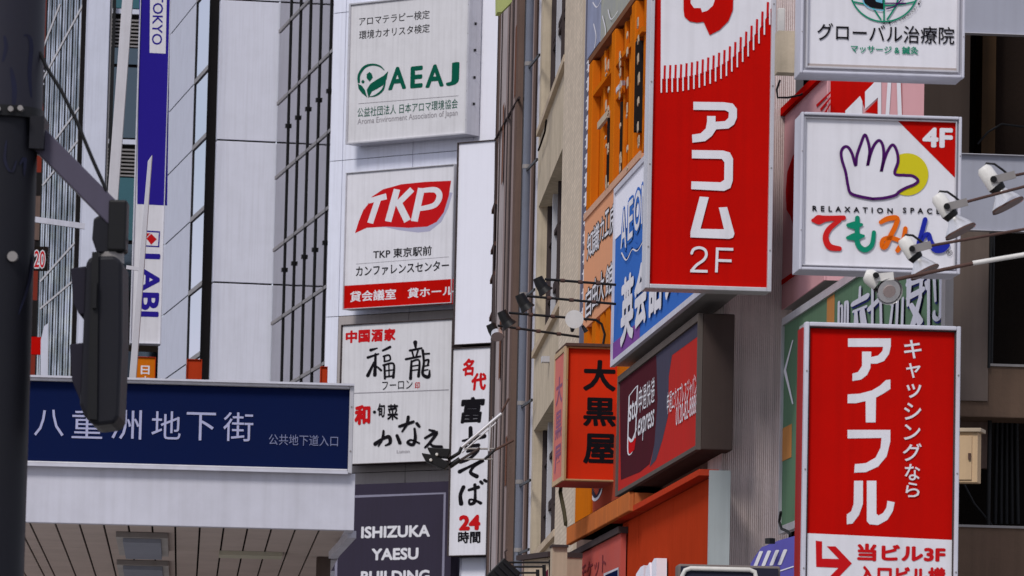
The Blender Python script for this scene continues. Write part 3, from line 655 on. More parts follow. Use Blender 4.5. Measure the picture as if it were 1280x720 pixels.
for (c, xa, xb, yt, yb) in (('英', 776, 792, 344, 428), ('会', 793, 808.5, 328, 408), ('話', 811, 828, 308, 392), ('ス', 832, 848, 296, 370), ('ク', 852, 866, 280, 356)):
    AO.text(c, xa, yt, xb, yb, white, -.008, .035)
# sto express box
ST = on_shop('courier_sign', 'dark red courier sign box with oval emblem under the blue sign', 'sign', 773, 622, -.24)
sa, sb = ST.L(773.5, 520)[0], ST.L(874.5, 480)[0]
sz0 = (ST.L(774, 618)[1] + ST.L(874, 563)[1]) / 2; sz1 = (ST.L(774, 475)[1] + ST.L(874, 389)[1]) / 2
ST.part('casing', MB().box(sa, sb, .02, .28, sz0, sz1), M('sto_case', (.075, .055, .05), .5, dirt=.4, streak=.3), bevel=.01)
ST.part('frame', MB().box(sa, sb, -.02, .019, sz1 - .06, sz1).box(sa, sb, -.02, .019, sz0, sz0 + .035).box(sb - .05, sb, -.02, .019, sz0 + .035, sz1 - .06).box(sa, sa + .06, -.02, .019, sz0 + .035, sz1 - .06), M('dark_sign_frame', (.13, .11, .10), .45, dirt=.4))
ST.part('face_panel', MB().box(sa + .06, sb - .05, .0, .018, sz0 + .035, sz1 - .06), M('sto_red', (.52, .035, .03), .4, dirt=.2))
ST.poly('purple_field', [(774.5, 476), (820, 436), (822, 500), (818, 555), (812, 580), (800, 590), (776, 600)], M('sto_purple', (.085, .020, .028), .4, dirt=.2), -.001)
ST.poly('slate_field', [(820, 436), (873, 392), (873, 420), (840, 444), (836, 470), (835, 520), (828, 550), (820, 575), (812, 584), (818, 555), (822, 500)], M('sto_slate', (.075, .07, .105), .4, dirt=.2), -.001)
ST.strokes('emblem', [[(786.5, 495), (796, 483), (796.5, 490), (794, 545), (790, 565), (785, 566), (785, 540), (786.5, 495)]], white, -.003, w=1.3)
ST.poly('emblem', [(785.5, 548), (790, 552), (795, 546), (793, 562), (788, 567), (785.5, 566)], red2, -.003)
ST.strokes('emblem', [[(785, 546, 1), (790, 551, 3), (795.5, 536, 1)]], white, -.005)
ST.text('sto', 786.5, 500, 797, 524, white, -.005, .015)
ST.text('申通快递', 798.5, 478, 818, 510, white, -.005, .0); ST.text('express', 797.5, 518, 817.5, 548, white, -.005, .01, ital=.2)
ST.text('申通エクスプレスジャパン', 834, 478, 871, 506, white, -.005, .0); ST.text('0120-82-8888', 845, 500, 871, 524, white, -.005, .0)
# orange window strip with ring poster
OR = on_shop('ring_poster', 'red poster with a dark ring outlined in white behind the vermilion box sign', 'poster', 722, 640, -.1)
oa, ob = OR.L(721.5, 630)[0], OR.L(790, 600)[0]; oz0 = OR.L(748, 638)[1]; oz1 = OR.L(748, 560)[1]
OR.part('sheet', MB().box(oa, ob, 0, .08, oz0, oz1), M('poster_red', (.40, .07, .04), .5, dirt=.3, streak=.3))
OR.part('orange_strip', MB().box(oa, oa + 1.5, -.02, 0, oz0, oz1), orange)
OR.strokes('ring', [[(738, 598), (739, 612), (744, 624), (750, 615), (752, 596)]], white, -.006, w=4.5)
OR.strokes('ring', [[(738.5, 598), (739.5, 611), (744, 621), (749.5, 613), (751.5, 596)]], slate, -.01, w=2.6)
# the orange recess under the peach sheet
RC = on_shop('orange_recess', 'orange painted recess wall below the peach sign', 'wall', 732, 440, -.08)
ra_, rb_ = RC.L(730, 430)[0], RC.L(800, 400)[0]
RC.part('back_panel', MB().box(ra_, rb_, 0, .06, RC.L(750, 520)[1], RC.L(748, 392)[1]), orange)
for x in (736, 746, 756, 763): 
    uu = RC.L(x, 420)[0]; RC.part('batten', MB().box(uu, uu + .35, -.05, 0, RC.L(750, 520)[1], RC.L(748, 392)[1]), orange)
# tiled awning
AW = on_shop('orange_awning', 'orange tiled awning with a dirty grey top over the faded ticket sign', 'awning', 708, 668, -.30)
wa, wb = AW.L(708, 660)[0], AW.L(786, 634)[0]; wz0 = AW.L(747, 660)[1]; wz1 = AW.L(747, 637)[1]
AW.part('roof_sheet', MB().add([(wa, 0, wz1), (wb, 0, wz1), (wb, .4, wz1 + .12), (wa, .4, wz1 + .12)], [(0, 1, 2, 3)]), M('awning_grey', (.16, .15, .16), .7, dirt=.6, streak=.3))
n = 6
for i in range(n):
    p0 = wa + (wb - wa) * i / n; p1 = wa + (wb - wa) * (i + 1) / n
    AW.part('tile', MB().add([(p0 + .02, 0, wz0), (p1 - .02, 0, wz0), (p1 - .02, .0, wz1), (p0 + .02, .0, wz1), (p0 + .02, .05, wz0), (p1 - .02, .05, wz0), (p1 - .02, .05, wz1), (p0 + .02, .05, wz1)],
        [(0, 1, 2, 3), (7, 6, 5, 4), (1, 5, 6, 2), (4, 0, 3, 7), (4, 5, 1, 0), (3, 2, 6, 7)]), orange3, bevel=.008)
AW.part('end_board', MB().box(wb - .03, wb, .051, .4, wz0, wz1 - .01), orange3)
AW.part('inner_board', MB().box(wa, wb - .03, .051, .4, wz0 + .06, wz0 + .10), gap)
# ticket sign
TI = on_shop('ticket_sign', 'faded red ticket shop sign under the orange awning', 'sign', 710, 700, -.22)
ta, tb = TI.L(709, 700)[0], TI.L(776, 680)[0]; tz1 = TI.L(742, 679)[1]; tz0 = TI.L(742, 800)[1]
TI.part('face_panel', MB().box(ta, tb, 0, .05, tz0, tz1 - .04), redfade)
TI.part('frame', MB().box(ta - .03, tb + .03, -.03, .06, tz1 - .04, tz1 + .02), bronze)
TI.text('チケット', 726, 699, 757, 722, M('faded_print', (.24, .05, .06), .5), -.004, .01)
TI.poly('poster', [(754.5, 717), (773, 709), (773, 730), (754.5, 738)], whmetal, -.004); TI.poly('poster_print', [(756.5, 719), (772, 712), (772, 730), (756.5, 738)], navy, -.006)
# big orange fast-food fascia
MF = on_shop('orange_fascia_sign', 'large plain orange fascia with white curved letter shapes at its foot', 'sign', 778, 700, -.16)
fa, fb = MF.L(777.5, 690)[0], MF.L(888, 660)[0]; fz1 = (MF.L(777, 651)[1] + MF.L(880, 588)[1]) / 2; fz0 = MF.L(830, 900)[1]
for i in range(5):
    p0 = fa + (fb - fa) * i / 5; p1 = fa + (fb - fa) * (i + 1) / 5
    MF.part('fascia_panel', MB().box(p0 + .004, p1 - .004, random.uniform(0, .006), .04, fz0, fz1 - .06), orange2)
MF.part('top_ledge', MB().box(fa - .1, fb, -.1, .06, fz1 - .05, fz1), M('ledge_red', (.5, .05, .02), .35, dirt=.2))
MF.part('back_case', MB().box(fa, fb, .042, .15, fz0, fz1 - .055), bronze)
MF.part('end_cover', MB().box(fb + .003, fb + .06, -.02, .15, fz0, fz1 - .01), M('end_grey', (.42, .46, .47), .4, dirt=.25, streak=.3))
ml = MF.part('emblem_letter', MB().prism([MF.L(808, 735), MF.L(809, 718), MF.L(815, 709), MF.L(819, 707), MF.L(818, 735)], -.1, -.01), white_b)
MF.part('emblem_letter', MB().prism([MF.L(820, 735), MF.L(821, 712), MF.L(826, 703.5), MF.L(828, 735)], -.1, -.01), white_b)
MF.part('emblem_letter', MB().prism([MF.L(829, 735), MF.L(829, 704), MF.L(832, 698.5), MF.L(835, 698), MF.L(835, 735)], -.1, -.01), white_b)
# end face post of the shop: white-grey strip
EP = T('white_end_post', 'pale grey metal post at the end of the orange fascia', 'post', 897, 650, 42.6, 5.1, ground=True)
EP.part('post', MB().box(ux(EP, 889.5), ux(EP, 902.5), -.25, .0, 0, EP.L(896, 590)[1]), M('end_grey', (.42, .46, .47), .4), bevel=.005)
# beige low kiosk roofline at the bottom
KI = T('beige_kiosk', 'beige low structure with dark coping at the bottom beside the red ticket sign', 'building', 700, 700, 50, -70, ground=True)
kz = KI.L(676, 698)[1]
KI.part('wall', MB().box(KI.L(655, 715)[0], KI.L(691.5, 700)[0], 0, .3, 0, kz), beige2)
KI.part('coping', MB().box(KI.L(652, 715)[0], KI.L(692, 700)[0], -.06, .3, kz, kz + .05), bronze)
KP = T('beige_pillar', 'short beige pillar with dark cap left of the ticket sign', 'pillar', 700, 700, 48.8, 5, ground=True)
KP.part('shaft', MB().box(ux(KP, 697.5), ux(KP, 716), 0, .2, 0, KP.L(700, 684)[1]), beige2)
KP.part('cap', MB().box(ux(KP, 696.5), ux(KP, 717), -.04, .22, KP.L(700, 684)[1], KP.L(700, 681)[1]), bronze)

# ---- vermilion box sign 大黒屋
DK = sign('vermilion_box_sign', 'vermilion box sign with three large black characters and a faded left side', 'sign', 706.5, 434, 786, 602, 49.6, 5.1, 1.0, 2.4, M('aged_gold', (.46, .27, .13), .5, dirt=.5), redor, redfade)
u0_, u1_, z0_, z1_ = DK.b
DK.part('roof_sheet', MB().box(u0_ - .01, u1_ + .01, -.05, .97, z1_ + .002, z1_ + .03), rust)
for c, yt, yb in (('大', 450, 489), ('黒', 497, 533), ('屋', 542, 580)): DK.text(c, 729, yt, 770, yb, black, bold=.028)
sd_ = MB().box(u0_ - .012, u0_, .06, .93, z0_ + .05, z1_ - .05); DK.part('side_panel', sd_, M('side_fade', (.58, .20, .17), .5, dirt=.5, streak=.5, dcol=(.8, .1, .1)))
fr = MB().box(u0_ - .02, u0_ - .001, -.03, .05, z0_, z1_).box(u0_ - .02, u0_ - .001, .93, .96, z0_, z1_).box(u0_ - .02, u0_ - .001, .05, .93, z0_, z0_ + .045).box(u0_ - .02, u0_ - .001, .05, .93, z1_ - .045, z1_)
DK.part('side_frame', fr, M('aged_gold2', (.55, .40, .25), .5, dirt=.4))
for i, c in enumerate('大黒屋'):   # faded characters on the side face
    me = text_mesh(c, .02); vs = [v.co.copy() for v in me.vertices]; a0 = min(v.x for v in vs); a1 = max(v.x for v in vs); b0 = min(v.y for v in vs); b1 = max(v.y for v in vs)
    for v, w in zip(me.vertices, vs):
        v.co = (u0_ - .014, .80 - (w.x - a0) / (a1 - a0) * .6, z1_ - .25 - i * .33 - .27 + (w.y - b0) / (b1 - b0) * .27)
    me.update(); DK.part('lettering', me, M('faded_purple', (.28, .12, .2), .5))

# ---- tall red sign アコム
AC = sign('tall_red_loan_sign', 'tall red sign with white top, red emblem and floor mark 2F', 'sign', 811, -150, 968, 363, 40.3, 5.1, .27, 5.5, alum, red, alum)
ac = lambda *p: Z(3.6, 780, 0, p)
bd = [(165, 355), (250, 350), (330, 335), (400, 310), (460, 280), (510, 240), (560, 190), (610, 130), (640, 80), (668, 25)]
AC.poly('white_field', ac((155, -500), (168, -500), *bd, (690, -500)) if 0 else ac(*bd, (675, -500), (168, -500)), white)
def bdy(x):
    for (a, b), (c, d) in zip(bd, bd[1:]):
        if a <= x <= c: return b + (d - b) * (x - a) / (c - a)
    return bd[-1][1]
rd, wh = [], []
x = 168
while x < 665:
    wh.append(ac((x, bdy(x) - 5), (x, bdy(x) + 62))); rd.append(ac((x + 14, bdy(x + 14 if x < 650 else x) + 6), (x + 16, bdy(min(x + 14, 668)) - 60))); x += 24.4
AC.strokes('tooth', rd, red2, w=2.7, smooth=False, off=.0065); AC.strokes('tooth', wh, white, w=1.8, smooth=False, off=.0055)
AC.poly('emblem', ac((268, 45), (272, 75), (295, 96), (330, 102), (358, 98), (372, 130), (385, 158), (430, 135), (470, 95), (490, 45), (492, -40), (470, -110), (300, -110), (268, -40)), red, .008)
AC.poly('emblem', ac((300, 15), (315, 36), (345, 36), (352, 55), (375, 48), (400, 25), (412, -10), (400, -60), (330, -60), (300, -20)), white, .008)
AC.poly('lettering', ac((312, 458), (450, 460), (490, 466), (508, 490), (508, 530), (495, 560), (470, 578), (415, 582), (395, 612), (365, 635), (308, 642), (306, 606), (345, 600), (368, 578), (374, 545), (374, 522), (412, 522), (412, 548), (455, 545), (470, 530), (472, 505), (455, 496), (312, 494)), white, .008)
a7 = lambda *p: Z(3.27, 760, 160, p)
AC.poly('lettering', a7((343, 90), (470, 92), (498, 100), (511, 125), (510, 215), (500, 245), (475, 257), (340, 250), (341, 218), (460, 222), (475, 212), (476, 140), (465, 126), (343, 124)), white, .008)
AC.poly('lettering', a7((375, 280), (412, 283), (378, 412), (474, 414), (453, 325), (487, 323), (517, 432), (511, 448), (495, 453), (337, 447), (337, 425)), white, .008)
AC.strokes('lettering', [a7((342, 512), (350, 496), (372, 489), (395, 497), (402, 518), (390, 540), (362, 560), (343, 582))], white, w=3.4)
AC.strokes('lettering', [a7((336, 584), (407, 586)), a7((443, 590), (447, 489)), a7((441, 494), (512, 496)), a7((446, 541), (505, 543))], white, w=3.4, smooth=False)
# ---- pink/red corner sign behind the massage sign
CR = sign('faded_red_corner_sign', 'faded pink and red corner sign showing between the two white box signs', 'sign', 1034, 96, 1154, 352, 40.2, 5.1, 2.6, 0, alum_d, pink, alum_d)
cu0, cu1, cz0, cz1 = CR.b
cb = lambda *p: Z(5.14, 970, 80, p)
CR.poly('red_field', cb((350, 90), (650, 90), (650, 105), (575, 180), (570, 285), (540, 210), (445, 300), (445, 420), (350, 420)), red)
CR.poly('red_field', cb((570, 310), (652, 230), (652, 320)), red)
CR.poly('white_mark', cb((650, 92), (676, 92), (676, 430), (655, 430), (655, 215), (572, 290), (572, 178), (620, 130)), white, .002)
CR.poly('white_mark', cb((445, 300), (540, 205), (555, 240), (555, 400), (445, 400)), white, .002)
CR.poly('white_mark', cb((718, 92), (742, 92), (722, 420), (698, 420)), white, .002); CR.poly('white_mark', cb((775, 92), (800, 92), (812, 420), (785, 420)), white, .002)
CR.poly('white_mark', cb((805, 92), (808, 92), (814, 420), (811, 420)), redfade, .002)
# its left side face, going back along the street
side = MB().box(cu0 - .012, cu0, .0, 2.6, cz0, cz1); CR.part('side_panel', side, pink)
CR.part('side_rim', MB().box(cu0 - .05, cu0 + .002, -.02, 2.62, cz1 - .001, cz1 + .06), red)
# top edge of the side seen against the dark recess: red band at the height seen in the photo
def side_pt(x, y, du=-.014):   # intersect with the side plane x = cu0+du
    d = ray(x, y); P = CR.O + CR.t * (cu0 + du); k = (P - CAM).dot(CR.t) / d.dot(CR.t); w = CAM + d * k
    return Vector((cu0 + du, (w - CR.O).dot(CR.n), w.z - CR.O.z))
def side_poly(name, pts, mat, du):
    v = [side_pt(x, y, du) for x, y in pts]; return CR.part(name, MB().add(v, [tuple(range(len(v)))]), mat)
side_poly('emblem', [(996, 187), (991, 195), (984, 215), (982, 240), (983, 262), (988, 270), (991, 280), (993, 300), (1000, 300), (1000, 187)], red2, -.016)
side_poly('red_field', [(972, 360), (1003, 338), (1003, 332), (974, 352)], red, -.018)
for k in range(3): side_poly('tooth', [(1020 + k * 5, 131 + k * 5), (1038, 114 + k * 7), (1038, 117 + k * 7), (1021 + k * 5, 134 + k * 5)], red2, -.018)

# ---- massage sign てもみん
MS = sign('massage_sign', 'white box sign with purple hand outline and colourful rounded characters, marked 4F', 'sign', 999.5, 143.5, 1200.5, 340.5, 32.4, 4.2, .32, 3.6, whmetal, white, whmetal)
u0_, u1_, z0_, z1_ = MS.b; w_ = 5.8 * MS.O.y / F; w2_ = 7.2 * MS.O.y / F
MS.part('inner_frame', MB().box(u0_ + w_ - .012, u0_ + w_, -.015, .01, z0_ + w_, z1_ - w_).box(u1_ - w2_, u1_ - w_, -.015, .01, z0_ + w_, z1_ - w_).box(u0_ + w_, u1_ - w2_, -.015, .01, z0_ + w_, z0_ + w2_).box(u0_ + w_, u1_ - w2_, -.015, .01, z1_ - w_ - .006, z1_ - w_), alum, bevel=.002)
m4 = lambda *p: Z(2.666, 960, 130, p)
MS.poly('corner_flag', [(1122, 150.5), (1194.5, 152), (1193.5, 222)], red)
MS.text('4F', 1153, 159.5, 1191, 184.5, white, .006, bold=.035)
MS.poly('yellow_disc', [(1134 + 26.5 * math.cos(i * math.pi / 20), 218 + 26.5 * math.sin(i * math.pi / 20)) for i in range(40)], yellow, .006)
hp = [(1091, 248.5), (1077, 246), (1063.5, 241.5), (1060, 232), (1057, 215), (1052.5, 200), (1051.5, 190), (1055, 184), (1060, 184), (1065, 192), (1069.5, 207), (1071, 195), (1076, 180), (1081, 168.5), (1085, 177), (1087, 190), (1084.5, 207), (1088, 193), (1093, 181), (1099, 175.5), (1103.5, 182), (1104.5, 197), (1101.5, 214.5), (1105, 201), (1110, 188), (1116, 181), (1121, 189), (1122.5, 202), (1118.5, 217), (1131, 219), (1141, 220), (1147.5, 225.5), (1143, 230.5), (1132, 235), (1124, 239.5), (1119, 244), (1105, 247.5), (1091, 248.5)]
MS.poly('hand_fill', hp[:-1], white, .004); MS.strokes('hand_outline', [hp], purple, .002, w=3.7)
MS.text('RELAXATION', 1015.5, 258.5, 1116, 265.5, black, .006, bold=.03, sp=1.9); MS.text('SPACE', 1128.5, 260, 1175, 267, black, .006, bold=.03, sp=1.9)
MS.strokes('coloured_character', [m4((150, 388, 12), (168, 386, 32), (195, 382, 20), (252, 379, 16)), m4((238, 388, 14), (205, 415, 18), (192, 445, 20), (205, 475, 22), (238, 482, 16))], M('print_scarlet', (.60, .02, .02), .4, dirt=0, streak=0), .004)
MS.strokes('coloured_character', [m4((298, 380, 16), (297, 430, 16), (300, 468, 18), (322, 486, 18), (346, 470, 16), (353, 428, 14)), m4((268, 404, 14), (290, 404, 26), (312, 402, 10)), m4((266, 446, 12), (292, 442, 26), (318, 440, 10))], teal, .003)
MS.strokes('coloured_character', [m4((376, 394, 14), (400, 382, 18), (430, 381, 17), (424, 408, 17), (408, 440, 17), (392, 474, 17), (380, 474, 15), (384, 452, 15), (410, 446, 15), (440, 456, 15), (466, 470, 15)), m4((458, 415, 15), (450, 455, 16), (432, 488, 16))], orange_p, .002)
MS.strokes('coloured_character', [m4((524, 385, 16), (512, 430, 16), (499, 482, 16), (516, 446, 14), (534, 434, 16), (542, 458, 18), (556, 482, 24), (580, 482, 26), (600, 470, 14))], blue_p, .001)
MS.text('®', 1183, 312, 1190.5, 319.5, black, .004)
# ---- clinic sign グローバル治療院
CL = sign('clinic_sign', 'white box sign with green globe emblem at the top right', 'sign', 1001, -110, 1206, 95, 32.6, 4.0, .3, 3.4, whmetal, white, whmetal)
u0_, u1_, z0_, z1_ = CL.b; w_ = 7 * CL.O.y / F; w2_ = 9.5 * CL.O.y / F
CL.part('inner_frame', MB().box(u0_ + w_, u0_ + w2_, -.02, .01, z0_ + w_, z1_ - w_).box(u1_ - w2_, u1_ - w_, -.02, .01, z0_ + w_, z1_ - w_).box(u0_ + w2_, u1_ - w2_, -.02, .01, z0_ + w_, z0_ + w2_), alum, bevel=.002)
CL.text('グローバル治療院', 1021.5, 31, 1193, 53, black, .004, bold=.008); CL.text('マッサージ & 鍼灸', 1063.5, 57, 1148, 67, teal, .004, bold=.02)
ce = lambda r, a0, a1, n=14, cx=1105, cy=-16: [(cx + r * math.cos(math.radians(a0 + (a1 - a0) * i / n)), cy + r * math.sin(math.radians(a0 + (a1 - a0) * i / n))) for i in range(n + 1)]
CL.strokes('globe', [ce(43, 0, 180), [(1105, -40), (1105, 27)], [(1066, 2), (1085, 5.5), (1105, 6.5), (1126, 5.5), (1144, 2)], [(1085, -40), (1087, 0), (1093, 12), (1101, 24)], [(1125, -40), (1122, 0), (1117, 12), (1109, 24)], [(1070, 10), (1080, 18), (1105, 20), (1128, 18), (1138, 10)][:0] or [(1105, 26), (1105.5, 27)]], teal, .004, w=2)
CL.poly('globe_head', [(1077, -20), (1080, 3), (1088, 9), (1104, 11.5), (1104, -20)], black, .003)
CL.poly('globe_head', [(1092, -8), (1095, 2), (1103, 4), (1103, -8)], M('print_sky', (.15, .45, .6), .4, dirt=0, streak=0), .002)
CL.strokes('globe', [[(1078, -10), (1080, 4), (1090, 11), (1104, 13)]], M('print_sky', (.15, .45, .6), .4), .002, w=1.5)
CL.strokes('globe', [[(1108, 11), (1118, 8), (1128, -2), (1134, -12)], [(1107, 4), (1118, 4), (1132, 4)]], purple, .002, w=1.6)
for i, ch in enumerate('MEDICAL LABORATORY INC'):
    if ch == ' ': continue
    an = math.radians(92 - i * 3.4); x, y = 1105 + 49 * math.cos(an), -16 + 45 * math.sin(an)
    CL.text(ch, x - 1.2, y - 1.4, x + 1.2, y + 1.4, black, .004)
CL.part('grime', MB().box(u0_ + w2_, u1_ - w2_, .006, .0095, z0_ + w2_, z0_ + w2_ + .018), M('grime', (.42, .36, .34), .7, dirt=.5))
CL.part('bracket_box', MB().box(CL.L(971, 60, .35)[0], CL.L(1003, 60, .35)[0], .3, .45, CL.L(985, 92, .35)[1], CL.L(985, 40, .35)[1]), beige)
# ---- tall red sign アイフル
AI = sign('red_cashing_sign', 'red sign with tall white characters and white arrow panel below', 'sign', 1003, 405.5, 1198, 775, 31.6, 5.1, .25, 5.2, whmetal, red, alum_d)
u0_, u1_, z0_, z1_ = AI.b; w_ = 5.2 * AI.O.y / F; w2_ = 7 * AI.O.y / F
AI.part('inner_frame', MB().box(u0_ + w_, u0_ + w2_, -.01, .012, z0_ + w_, z1_ - w_).box(u1_ - w2_, u1_ - w_, -.01, .012, z0_ + w_, z1_ - w_).box(u0_ + w2_, u1_ - w2_, -.01, .012, z1_ - w2_, z1_ - w_), bronze)
AI.part('side_panel', MB().box(u0_ - .010, u0_, .03, .22, z0_ + .03, z1_ - .03), M('deep_faded_red', (.34, .03, .03), .4, dirt=.3, dcol=(.5, .25, .25)))
i5 = lambda *p: Z(4, 960, 340, p)
i6 = lambda *p: Z(3.27, 960, 500, p)
AI.poly('lettering', i5((400, 332), (614, 332), (614, 370), (605, 410), (580, 445), (545, 458), (513, 458), (512, 480), (495, 515), (465, 538), (422, 545), (422, 508), (450, 500), (470, 470), (470, 398), (516, 398), (516, 425), (550, 418), (572, 395), (576, 374), (400, 374)), white)
AI.poly('lettering', i5((612, 538), (612, 584), (580, 606), (540, 628), (538, 752), (489, 752), (488, 645), (440, 656), (398, 656), (398, 612), (460, 608), (520, 592), (560, 568), (590, 540)), white)
AI.poly('lettering', i6((325, 122), (500, 122), (500, 170), (485, 230), (450, 272), (400, 295), (352, 297), (355, 262), (400, 258), (440, 235), (460, 195), (464, 155), (325, 157)), white)
AI.poly('lettering', i6((352, 330), (388, 330), (388, 425), (372, 470), (345, 505), (322, 508), (322, 468), (340, 455), (350, 425)), white)
AI.poly('lettering', i6((404, 330), (443, 330), (443, 465), (452, 472), (470, 462), (484, 440), (488, 412), (518, 418), (510, 455), (488, 490), (450, 511), (415, 508), (404, 495)), white)
for c, yt, yb, xa, xb in (('キ', 425, 448, 1130, 1152), ('ャ', 454, 472.5, 1132.5, 1150.5), ('ッ', 480, 497.5, 1133, 1151.5), ('シ', 503.5, 525, 1130, 1151.5), ('ン', 530.5, 550, 1130, 1150.5), ('グ', 554, 576.5, 1128.5, 1152), ('な', 580, 600.5, 1131, 1150), ('ら', 603, 621.5, 1132, 1149.5)):
    AI.text(c, xa, yt, xb, yb, white, bold=.012)
AI.poly('white_field', [(1009, 666.5), (1190, 675), (1189, 772), (1008, 772)], white, .007)
AI.poly('arrow', i6((195, 575), (221, 578), (221, 648), (290, 650), (240, 598), (276, 598), (343, 668), (262, 752), (222, 752), (288, 686), (197, 682)), red2, .005)
AI.text('当ビル3F', 1071.5, 680.5, 1182, 702.5, red2, .005, bold=.045); AI.text('入口ビル横', 1073, 708, 1182, 730, red2, .005, bold=.045)
# its narrow left side letters
# ---- green sign behind
GS = T('green_payment_sign', 'large green sign with white blue-edged characters, mostly hidden behind the red sign', 'sign', 979, 663, 41.6, -84.6)
ga, gb_ = GS.L(978.5, 530)[0], GS.L(1180, 470)[0]
gz0 = GS.L(985, 660)[1]; gz1 = (GS.L(979, 404)[1] + GS.L(1069, 344)[1]) / 2
GS.part('face_panel', MB().box(ga, gb_, 0, .03, gz0, gz1), gr_face)
GS.part('frame', MB().box(ga - .02, gb_, -.02, .032, gz1 - .03, gz1 + .03).box(ga - .02, gb_, -.02, .032, gz0 - .03, gz0 + .03).box(ga - .04, ga + .015, -.02, .1, gz0 + .03, gz1 - .03), alum)
GS.part('frame', MB().box(GS.L(1180.2, 390)[0], GS.L(1185, 390)[0], -.02, .035, gz0, gz1 + .12), alum_d)
GS.part('orange_field', MB().box(GS.L(1034, 400)[0], GS.L(1043, 400)[0], -.004, -.001, gz0 + .04, gz1 - .04), M('or_field', (.5, .22, .07), .5))
GS.part('orange_field', MB().box(ga + .02, ga + .5, -.004, -.001, GS.L(982, 575)[1], GS.L(982, 534)[1]), M('or_field', (.5, .22, .07), .5))
GS.strokes('outline', [[(991, 425, 1.5), (981, 463, 3), (991, 505, 1.5)]], white, -.004, smooth=False)
g8 = lambda *p: Z(8, 1040, 340, p)
gl = [g8((68, 300, 22), (65, 540, 24)), g8((78, 345, 18), (100, 350, 20), (97, 540, 20)), g8((132, 300, 22), (126, 540, 22)), g8((138, 298, 20), (157, 320, 22), (156, 540, 22)),
    g8((280, 150, 22), (276, 260, 26)), g8((212, 318, 50), (345, 245, 60)), g8((213, 395, 24), (340, 345, 26)), g8((238, 390, 30), (240, 540, 50)), g8((300, 390, 50), (320, 540, 60)),
    g8((405, 150, 24), (402, 540, 26)), g8((378, 365, 55), (480, 265, 50)), g8((484, 200, 24), (490, 540, 26)),
    g8((595, 320, 26), (650, 240, 30), (645, 540, 26)), g8((606, 320, 22), (580, 540, 28)), g8((708, 260, 22), (700, 540, 26)),
    g8((775, 60, 60), (760, 330, 30)), g8((770, 110, 70), (900, 60, 70)), g8((770, 250, 60), (900, 180, 60)), g8((895, 60, 34), (880, 260, 34)), g8((790, 330, 40), (880, 500, 60)), g8((880, 260, 40), (810, 520, 60)),
    g8((938, 100, 26), (946, 170, 20)), g8((965, 40, 30), (965, 540, 28)), g8((1022, 60, 30), (1034, 290, 22)), g8((1088, 40, 32), (1084, 400, 32), (1060, 470, 40), (1022, 450, 34), (1020, 395, 26))]
sh = [[(p[0] + 1.3, p[1] + 2.6, p[2]) for p in l] for l in gl]
GS.strokes('lettering_shadow', sh, M('soft_blue_print', (.05, .06, .26), .5), -.003)
GS.strokes('lettering', gl, M('dull_white_print', (.60, .60, .68), .5), -.009)
GS.part('cable', MB().tube([GS.P(x, y, -.1) for x, y in ((976, 640), (974, 652), (977, 661), (984, 664), (988, 668))], .012, 6), blk)

# ================================================================== RIGHT STAIR BUILDING
RD = T('brown_stair_building', 'dark brown building with open floors and beams behind the right hand signs', 'building', 1140, 600, 43.2, 5.1, ground=True)
zt = RD.L(1140, TOP)[1]; x0_, x9_ = ux(RD, 992), ux(RD, 1500)
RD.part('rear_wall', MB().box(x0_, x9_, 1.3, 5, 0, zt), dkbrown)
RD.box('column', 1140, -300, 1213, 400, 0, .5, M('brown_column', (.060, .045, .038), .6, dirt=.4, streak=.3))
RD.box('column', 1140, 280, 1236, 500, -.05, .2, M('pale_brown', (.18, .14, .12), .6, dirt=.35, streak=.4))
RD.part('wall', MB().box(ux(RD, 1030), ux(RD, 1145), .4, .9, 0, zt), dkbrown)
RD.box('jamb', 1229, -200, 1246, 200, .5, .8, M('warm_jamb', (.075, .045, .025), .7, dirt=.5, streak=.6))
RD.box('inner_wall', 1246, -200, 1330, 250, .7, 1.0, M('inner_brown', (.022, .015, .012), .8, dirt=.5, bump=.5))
for (ya, yb) in ((455, 522), (657, 800)): 
    RD.part('beam', MB().box(ux(RD, 1140), x9_, -.02, .5, RD.L(1240, yb)[1], RD.L(1240, ya)[1]), brown3, bevel=.01)
    RD.part('beam_edge', MB().box(ux(RD, 1140), x9_, -.04, -.02, RD.L(1240, ya + 3)[1], RD.L(1240, ya)[1]), alum_d)
RD.box('inner_panel', 1195, 515, 1237, 585, .5, .6, brown)
RD.part('conduit', MB().tube([RD.P(1238.5, 285, -.05), RD.P(1236, 460, -.05)], .012, 8), blk)
RD.part('conduit', MB().tube([RD.P(1241.5, 285, .3), RD.P(1235, 660, .3)], .018, 8), blk)
RD.part('cable', MB().tube([RD.P(x, y, .3) for x, y in ((1205, 605), (1218, 630), (1235, 650), (1250, 672), (1290, 680))], .010, 6), blk)
RD.part('cable', MB().tube([RD.P(x, y, .3) for x, y in ((1222, 180), (1235, 165), (1252, 155), (1290, 160))], .010, 6), blk)
for i in range(5): RD.part('conduit', MB().tube([RD.P(1246 + i * 6, 525, .9), RD.P(1244 + i * 7, 655, .9)], .02, 6), blk)
RD.box('sign_bracket', 990, -40, 1003, 400, .1, .3, alum_d)
GPn = sign('grey_back_panel', 'plain light grey panel behind the uppermost spotlight', 'panel', 1170, 195, 1420, 291, 42.4, 5.1, .1, 1, alum, ltgrey, alum)
GP2 = sign('grey_top_panel', 'plain light grey panel cut off by the top right corner', 'panel', 1170, -120, 1420, 45, 42.4, 5.1, .1, 1, alum, ltgrey, alum)
UB = T('utility_box', 'small beige weathered utility box with a sloping lid beside the red sign', 'box', 1210, 604, 40.5, -15)
bu0, bu1 = UB.L(1193, 570)[0], UB.L(1222, 570)[0]; bz1 = UB.L(1210, 540)[1]; bz0 = UB.L(1210, 603)[1]
